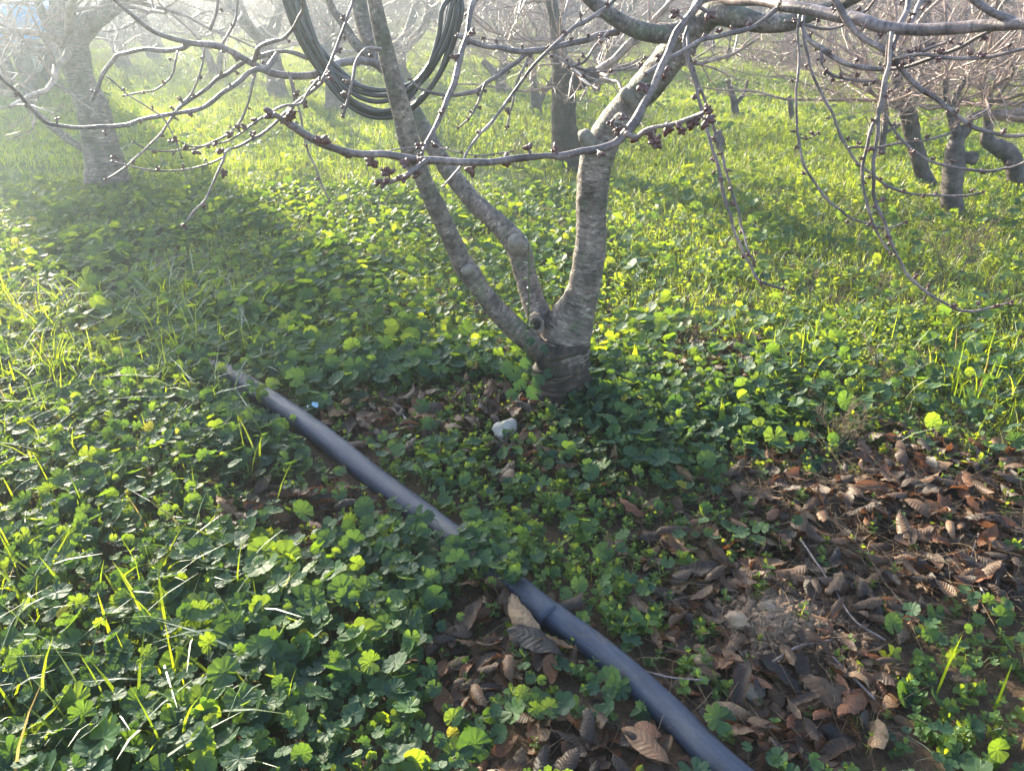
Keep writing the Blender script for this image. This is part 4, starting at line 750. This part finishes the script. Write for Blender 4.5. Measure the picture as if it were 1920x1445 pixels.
# rows beyond
r = np.random.default_rng(600); spots = []
for row, Yr in enumerate(np.arange(9.5, 46, 2.7)):
    W_ = Yr*.72+2.5; k = -W_+r.uniform(0, 2)
    while k < W_:
        x = k+r.normal(0, .35); y = Yr+r.normal(0, .45); px, py = proj(x, y, 0.)
        ok = not (Yr < 13 and 1150 < px < 1640) and not (Yr < 12 and px < 330) and not (Yr < 11 and (560 < px < 700 or 880 < px < 1160)) and not (px > 1500 and Yr > 30 and r.random() < .6)
        if ok: spots.append((x, y, float(px), row))
        k += r.uniform(2.2, 3.1)*(1 if Yr < 30 else 1.3)
def where(px, row):
    side = ['far left', 'left', 'centre left', 'centre', 'centre right', 'right', 'far right'][int(np.clip((px+100)/2120*7, 0, 6))]
    dist = 'third' if row < 1 else 'fourth' if row < 2 else 'fifth' if row < 3 else 'middle' if row < 6 else 'distant' if row < 9 else 'farthest'
    return f'bare twiggy orchard tree in the {dist} rows at the {side}'
for k, (x, y, px, row) in enumerate(spots):
    p = protos[k % 6]; loc = (x, y, float(terr(x, y))); s = r.uniform(.85, 1.25); rz = r.uniform(0, 6.28); lab = where(px, row)
    if k < 6: p.location = loc; p.rotation_euler = (0, 0, rz); p.scale = (s,)*3; tag(p, lab, 'tree', 'bare orchard trees')
    else: tag(copy_thing(p, loc, rz, s), lab, 'tree', 'bare orchard trees')
print('orchard trees', len(spots))

at = near_tree([(520, 60, 12), (522, 30, 10), (525, 5, 8)], 0, 'far tree at the left centre still holding withered orange leaves', 515)
cr_ = [c for c in at.children if c.name.startswith('crown')][0]; V = np.array([v.co[:] for v in cr_.data.vertices]); r = np.random.default_rng(77); k = r.integers(0, len(V), 1500); tv, tq = leaf_ovate(); b = Buf()
scatter(b, tv, tq, None, V[k], r.normal(size=(1500, 3)), r.uniform(0, 6, 1500), r.uniform(.05, .1, 1500), r.random(1500)); tag(b.obj('withered_foliage', M['orange_leaf'], at, smooth=False), kind='stuff')
# ---------------------------------------------------------------- tall cypress outside the frame, its shadow crosses the foreground
def cypress(x, y, H, Rr, seed, label):
    r = np.random.default_rng(seed); root = empty('cypress_tree', (x, y, float(terr(x, y))), label, 'tree')
    b = Buf(); tube(b, np.array([[x, y, -.2], [x, y, H*.5], [x, y, H*.97]]), [.14, .08, .02], 10, 20, bump=.2); b.obj('trunk', M['bark_rough'], root)
    n = 26000; z = r.uniform(.25, 1, n)**.9; prof = np.sin(np.clip(z, .0, 1)**.7*math.pi)**.5*1.0; prof = np.where(z < .45, .93+.07*z, prof); rad = Rr*prof*np.sqrt(r.uniform(.25, 1.08, n)); a = r.uniform(0, 6.283, n); rad = rad*(1+.10*(vnoise(a*2, z*H, .6, 9)-.5)*2)
    pos = np.stack([x+rad*np.cos(a), y+rad*np.sin(a), .1+z*H*1.0-.2*Rr*0], -1); tv, tq = leaf_ovate(); b = Buf()
    scatter(b, tv, tq, None, pos, np.stack([np.cos(a), np.sin(a), r.uniform(-.2, .8, n)], -1)+r.normal(0, .5, (n, 3)), a, r.uniform(.10, .2, n), r.random(n)); b.obj('crown', M['evergreen'], root, smooth=False)
dirx, diry = math.sin(SAZ), math.cos(SAZ); ref = Gp(850, 560)
cx, cyy = ref[0]+dirx*18.5-diry*.80, ref[1]+diry*18.5+dirx*.80
cypress(cx, cyy, 8.0, .80, 700, 'tall dark columnar cypress beyond the blue trailer at the left')

# ---------------------------------------------------------------- blue trailer at the far left
tl = Gp(20, 172); root = empty('farm_trailer', tl, 'blue farm trailer with a white top rail, parked behind the left trees', 'trailer')
def box(b, c, s, rz=0, m=0, bev=.012):
    import bmesh
    bm = bmesh.new(); bmesh.ops.create_cube(bm, size=1); bmesh.ops.scale(bm, vec=s, verts=bm.verts); bmesh.ops.bevel(bm, geom=bm.edges[:], offset=min(bev, min(s)*.3), segments=2, affect='EDGES')
    Vv = np.array([v.co[:] for v in bm.verts]); Tt = []; bm.verts.index_update()
    bmesh.ops.triangulate(bm, faces=bm.faces[:]); Tt = np.array([[v.index for v in f.verts] for f in bm.faces]); bm.free(); b.add(Vv+np.array(c), None, Tt, m=m)
tx, ty, tz = tl[0]-1.0, tl[1]+.4, tl[2]
b = Buf(); box(b, (tx, ty, tz+.62), (2.6, 1.3, .06)); 
for s_ in (-1, 1): box(b, (tx, ty+s_*.64, tz+.80), (2.6, .03, .32)); box(b, (tx+s_*1.29, ty, tz+.80), (.03, 1.22, .32))
b.obj('body', M['blue'], root, smooth=False)
for q in range(6):
    for s_ in (-1, 1): b = Buf(); box(b, (tx-1.15+q*.46, ty+s_*.675, tz+.79), (.05, .04, .34)); b.obj('rib', M['blue'], root, smooth=False)
for s_ in (-1, 1): b = Buf(); box(b, (tx, ty+s_*.645, tz+1.0), (2.66, .07, .07)); b.obj('rail', M['white'], root, smooth=False)
b = Buf(); box(b, (tx, ty, tz+.5), (2.3, .5, .12)); b.obj('chassis', M['grey'], root, smooth=False)
for dx in (-.5, .9):
    for s_ in (-1, 1):
        c = np.array([tx+dx, ty+s_*.5, tz+.28]); b = Buf(); th = np.linspace(0, 2*math.pi, 25); P = np.array([c+np.array([math.cos(a)*.2, 0, math.sin(a)*.2]) for a in th]); tube(b, P, [.08]*25, 10, 48, cap=False); wh = b.obj('wheel', M['tyre'], root)
        b = Buf(); tube(b, [c+np.array([0, -.05, 0]), c+np.array([0, .05, 0])], [.14, .14], 16, 4); b.obj('rim', M['white'], wh)

# ---------------------------------------------------------------- hose coil hung on the stem
cc, tcc = Wp(704, -25, Y0+.06); n = 9; P = []; r = np.random.default_rng(800)
rings = 9; seg = 40
for k in range(rings*seg):
    a = k/seg*2*math.pi; q = k/seg; ring = int(q); f1 = math.sin(ring*2.4)*.5+.5; f2 = math.cos(ring*1.7)*.5+.5
    dn = (.25 if ring % 2 else .325)+.005*((ring*5) % 9)+.01*math.sin(a*2+ring); rx = .190+.007*((ring*4) % 9)+(.012 if ring % 2 else 0); s = math.sin(a); low = max(0, -s); hi = dn if s < 0 else .26
    P.append(cc+np.array([math.cos(a)*rx*(1-.12*low)+.012*low*f1, (-.05+.012*(ring % 5))+.05*math.cos(a)*.4, s*hi+.004*math.sin(a*3+ring)]))
b = Buf(); tube(b, np.array(P), [.0068]*len(P), 9, rings*seg*2, cap=True); o = b.obj('hose_coil', M['hose']); tag(o, 'coil of black irrigation hose hanging behind the left stem', 'hose')

# ---------------------------------------------------------------- single plants
def blade_leaf(b, p, d, up, ln, wd, bend=.4, var=.6, rows=7):
    d = norm(np.array(d, float)); up = np.array(up, float); s = norm(np.cross(d, up)); n_ = np.cross(s, d); V = []
    for i in range(rows):
        t = i/(rows-1); wv = wd*math.sin(min(1, t*.93+.07)**.8*math.pi)**.8; c = np.array(p)+ln*(t*d-bend*t*t*n_*(-1)*-1)
        for v_ in (-1, 0, 1): V.append(c+s*v_*wv+n_*abs(v_)*wv*.25+n_*.006*math.sin(t*17)*abs(v_))
    Q = [[i*3+j, i*3+3+j, i*3+4+j, i*3+1+j] for i in range(rows-1) for j in range(2)]; b.add(np.array(V), Q, a=var)
def rosette(px, py, spec, label, name='dock_plant', mt='grass', cat='plant'):
    g = Gp(px, py); root = empty(name, g, label, cat); rr_ = np.random.default_rng(int(px))
    for (a, el, ln, wd, var) in spec:
        b = Buf(); d = np.array([math.cos(R(a))*math.cos(R(el)), math.sin(R(a))*math.cos(R(el)), math.sin(R(el))]); blade_leaf(b, g+np.array([0, 0, .01]), d, (0, 0, 1) if el < 70 else (0, -1, .1), ln, wd, .25, var); b.obj('leaf', M[mt], root)
rosette(1188, 712, [(80, 82, .12, .014, .8), (200, 45, .12, .016, .6), (330, 40, .11, .016, .5), (150, 60, .10, .013, .7), (20, 30, .13, .015, .45)], 'small dock with one upright glowing leaf right of the trunk')
rosette(1100, 640, [(60, 72, .15, .013, .82), (140, 70, .10, .010, .7), (0, 55, .09, .009, .6)], 'bright upright leaf plant touching the right side of the trunk')
rosette(560, 1165, [(90, 70, .10, .019, .8), (10, 40, .08, .016, .6), (190, 35, .09, .015, .5)], 'broad oval leaf standing upright left of the pipe')
rosette(1350, 830, [(80, 75, .13, .012, .6), (200, 40, .1, .012, .4), (-20, 40, .12, .012, .4)], 'dull green dock leaves in the plants right of the trunk')
rosette(1215, 860, [(90, 50, .08, .02, .5), (200, 30, .09, .02, .3), (-10, 30, .09, .02, .4), (-80, 30, .08, .02, .3)], 'clump of broad green leaves in front of the trunk at right', mt='cranesbill')
# creeping bindweed leaves at the trunk foot
g = Gp(1000, 745); root = empty('bindweed_plant', g, 'dark heart shaped bindweed leaves climbing the trunk foot', 'plant')
b = Buf(); Ps = np.array([Wp(1010, 745, Y0-.1)[0], Wp(1000, 700, Y0-.11)[0], Wp(985, 650, Y0-.12)[0], Wp(990, 600, Y0-.12)[0], Wp(992, 500, Y0-.12)[0], Wp(990, 430, Y0-.12)[0], Wp(988, 365, Y0-.12)[0]]); tube(b, Ps, [.003, .003, .0028, .0024, .002, .0016, .001], 6, 40); b.obj('stem', M['stalk'], root)
hv = cranesbill(17, [1], 3); r = np.random.default_rng(9)
for x, y, s in [(965, 700, .035), (1010, 715, .032), (985, 680, .026), (1000, 735, .034), (950, 690, .03), (1028, 700, .022), (975, 720, .03), (1020, 655, .02), (995, 640, .018), (960, 740, .028)]:
    b = Buf(); p, t = Wp(x, y, Y0-.13); scatter(b, *hv[:3], np.array([p]), np.array([[r.normal(0, .3), -.9, .6]]), np.array([r.uniform(0, 6)]), s*.85, np.array([0.])); b.obj('leaf', M['cranesbill'], root)
for k in range(14):
    b = Buf(); f = r.uniform(.35, 1); i = int(f*6); p = Ps[i-1]+(Ps[i]-Ps[i-1])*r.random(); a = r.uniform(0, 6.28); blade_leaf(b, p, (math.cos(a), math.sin(a)*.5, .5), (0, 0, 1), r.uniform(.01, .02), .004, .3, .5, 4); b.obj('leaf', M['chickweed'], root)

# dry weeds
def dry_weed(px, py, h, n, seed, label, seeds=True, spread=.5):
    g = Gp(px, py); root = empty('dry_weed', g, label, 'plant'); r = np.random.default_rng(seed); b = Buf()
    D = np.stack([r.normal(0, spread, n), r.normal(0, spread, n), np.ones(n)], -1); S0 = np.tile(g, (n, 1))+np.stack([r.normal(0, .02, n), r.normal(0, .02, n), 0*D[:, 0]], -1)
    grow(b, S0, D, r.uniform(.6, 1, n)*h, np.full(n, .0022), (7, 5), r, .15, nseg=(7, 4, 3, 3), sides=(4, 3, 3, 3)); b.obj('stem', M['straw'], root)
    if seeds:
        V = np.vstack(b.V); k = r.integers(int(len(V)*.3), len(V), 420); tv, tt = blob(3, 1, (1, 1, 1), .4); s = Buf(); scatter(s, tv, None, tt, V[k], r.normal(size=(len(k), 3)), r.uniform(0, 6, len(k)), r.uniform(.0022, .0045, len(k)), r.uniform(.5, 1, len(k))); tag(s.obj('seed_head', M['straw'], root), kind='stuff')
dry_weed(1775, 520, .36, 6, 901, 'dry pinkish weed with seed heads below the sawn trunk')
dry_weed(1570, 830, .16, 9, 902, 'tangled dry brown weed in the greens right of centre', False, .8)
dry_weed(1480, 760, .15, 7, 903, 'small wiry dead weed above the leaf litter', False, .9)
dry_weed(1650, 720, .18, 6, 904, 'sparse dead weed between bright green plants at right', False, .8)
dry_weed(1290, 640, .12, 8, 905, 'dry tussock right behind the main trunk', False, 1.0)
dry_weed(1110, 300, .35, 10, 906, 'dry bush behind the right stem at the dark trunk', False, .6)
dry_weed(980, 320, .35, 10, 907, 'dry bush left of the dark knobbed trunk', False, .6)
dry_weed(350, 1060, .09, 7, 908, 'withered wiry weed in the cranesbill at the left', False, 1.)

# fallen sticks
for k, (pts, rad, lab) in enumerate([([(1500, 1010), (1555, 1090), (1600, 1160), (1660, 1200)], .003, 'long thin dead stick crossing the leaf litter'), ([(1835, 1000), (1820, 1060), (1850, 1120), (1870, 1150)], .0025, 'crooked pale stick at the right edge of the litter'), ([(1560, 1230), (1600, 1270), (1640, 1310)], .003, 'short dark stick below the soil mound'), ([(740, 760), (765, 790), (775, 800)], .005, 'stubby pale stick in the litter above the pipe'), ([(1200, 1255), (1260, 1270), (1330, 1275)], .0022, 'slender twig lying right of the lower pipe'), ([(1450, 1240), (1500, 1210), (1560, 1200)], .003, 'mossy twig across the foot of the soil mound')]):
    P = np.array([Gp(x, y, .03) for x, y in pts]); b = Buf(); tube(b, P, [rad]*len(P), 6, 24, bump=.2, bs=.03, seed=k); tag(b.obj('stick', M['branch']), lab, 'stick')

# ---------------------------------------------------------------- air volume added so its forward scatter imitates the lens glare
m, n, out = mat('glare_haze'); v = N(n, 'VolumePrincipled'); v.inputs['Color'].default_value = (.74, .86, 1, 1); v.inputs['Density'].default_value = .0185; v.inputs['Anisotropy'].default_value = .85
n.links.new(v.outputs[0], out.inputs['Volume'])
b = Buf(); x0, x1, y0, y1, z0_, z1 = -120, 120, -14, 140, -2.5, 8.9
b.add([[x0, y0, z0_], [x1, y0, z0_], [x1, y1, z0_], [x0, y1, z0_], [x0, y0, z1], [x1, y0, z1], [x1, y1, z1], [x0, y1, z1]], [[0, 3, 2, 1], [4, 5, 6, 7], [0, 1, 5, 4], [1, 2, 6, 5], [2, 3, 7, 6], [3, 0, 4, 7]])
tag(b.obj('glare_haze', m, smooth=False), 'thin bright veil added in the orchard air to imitate lens glare', 'glare_haze', kind='stuff')
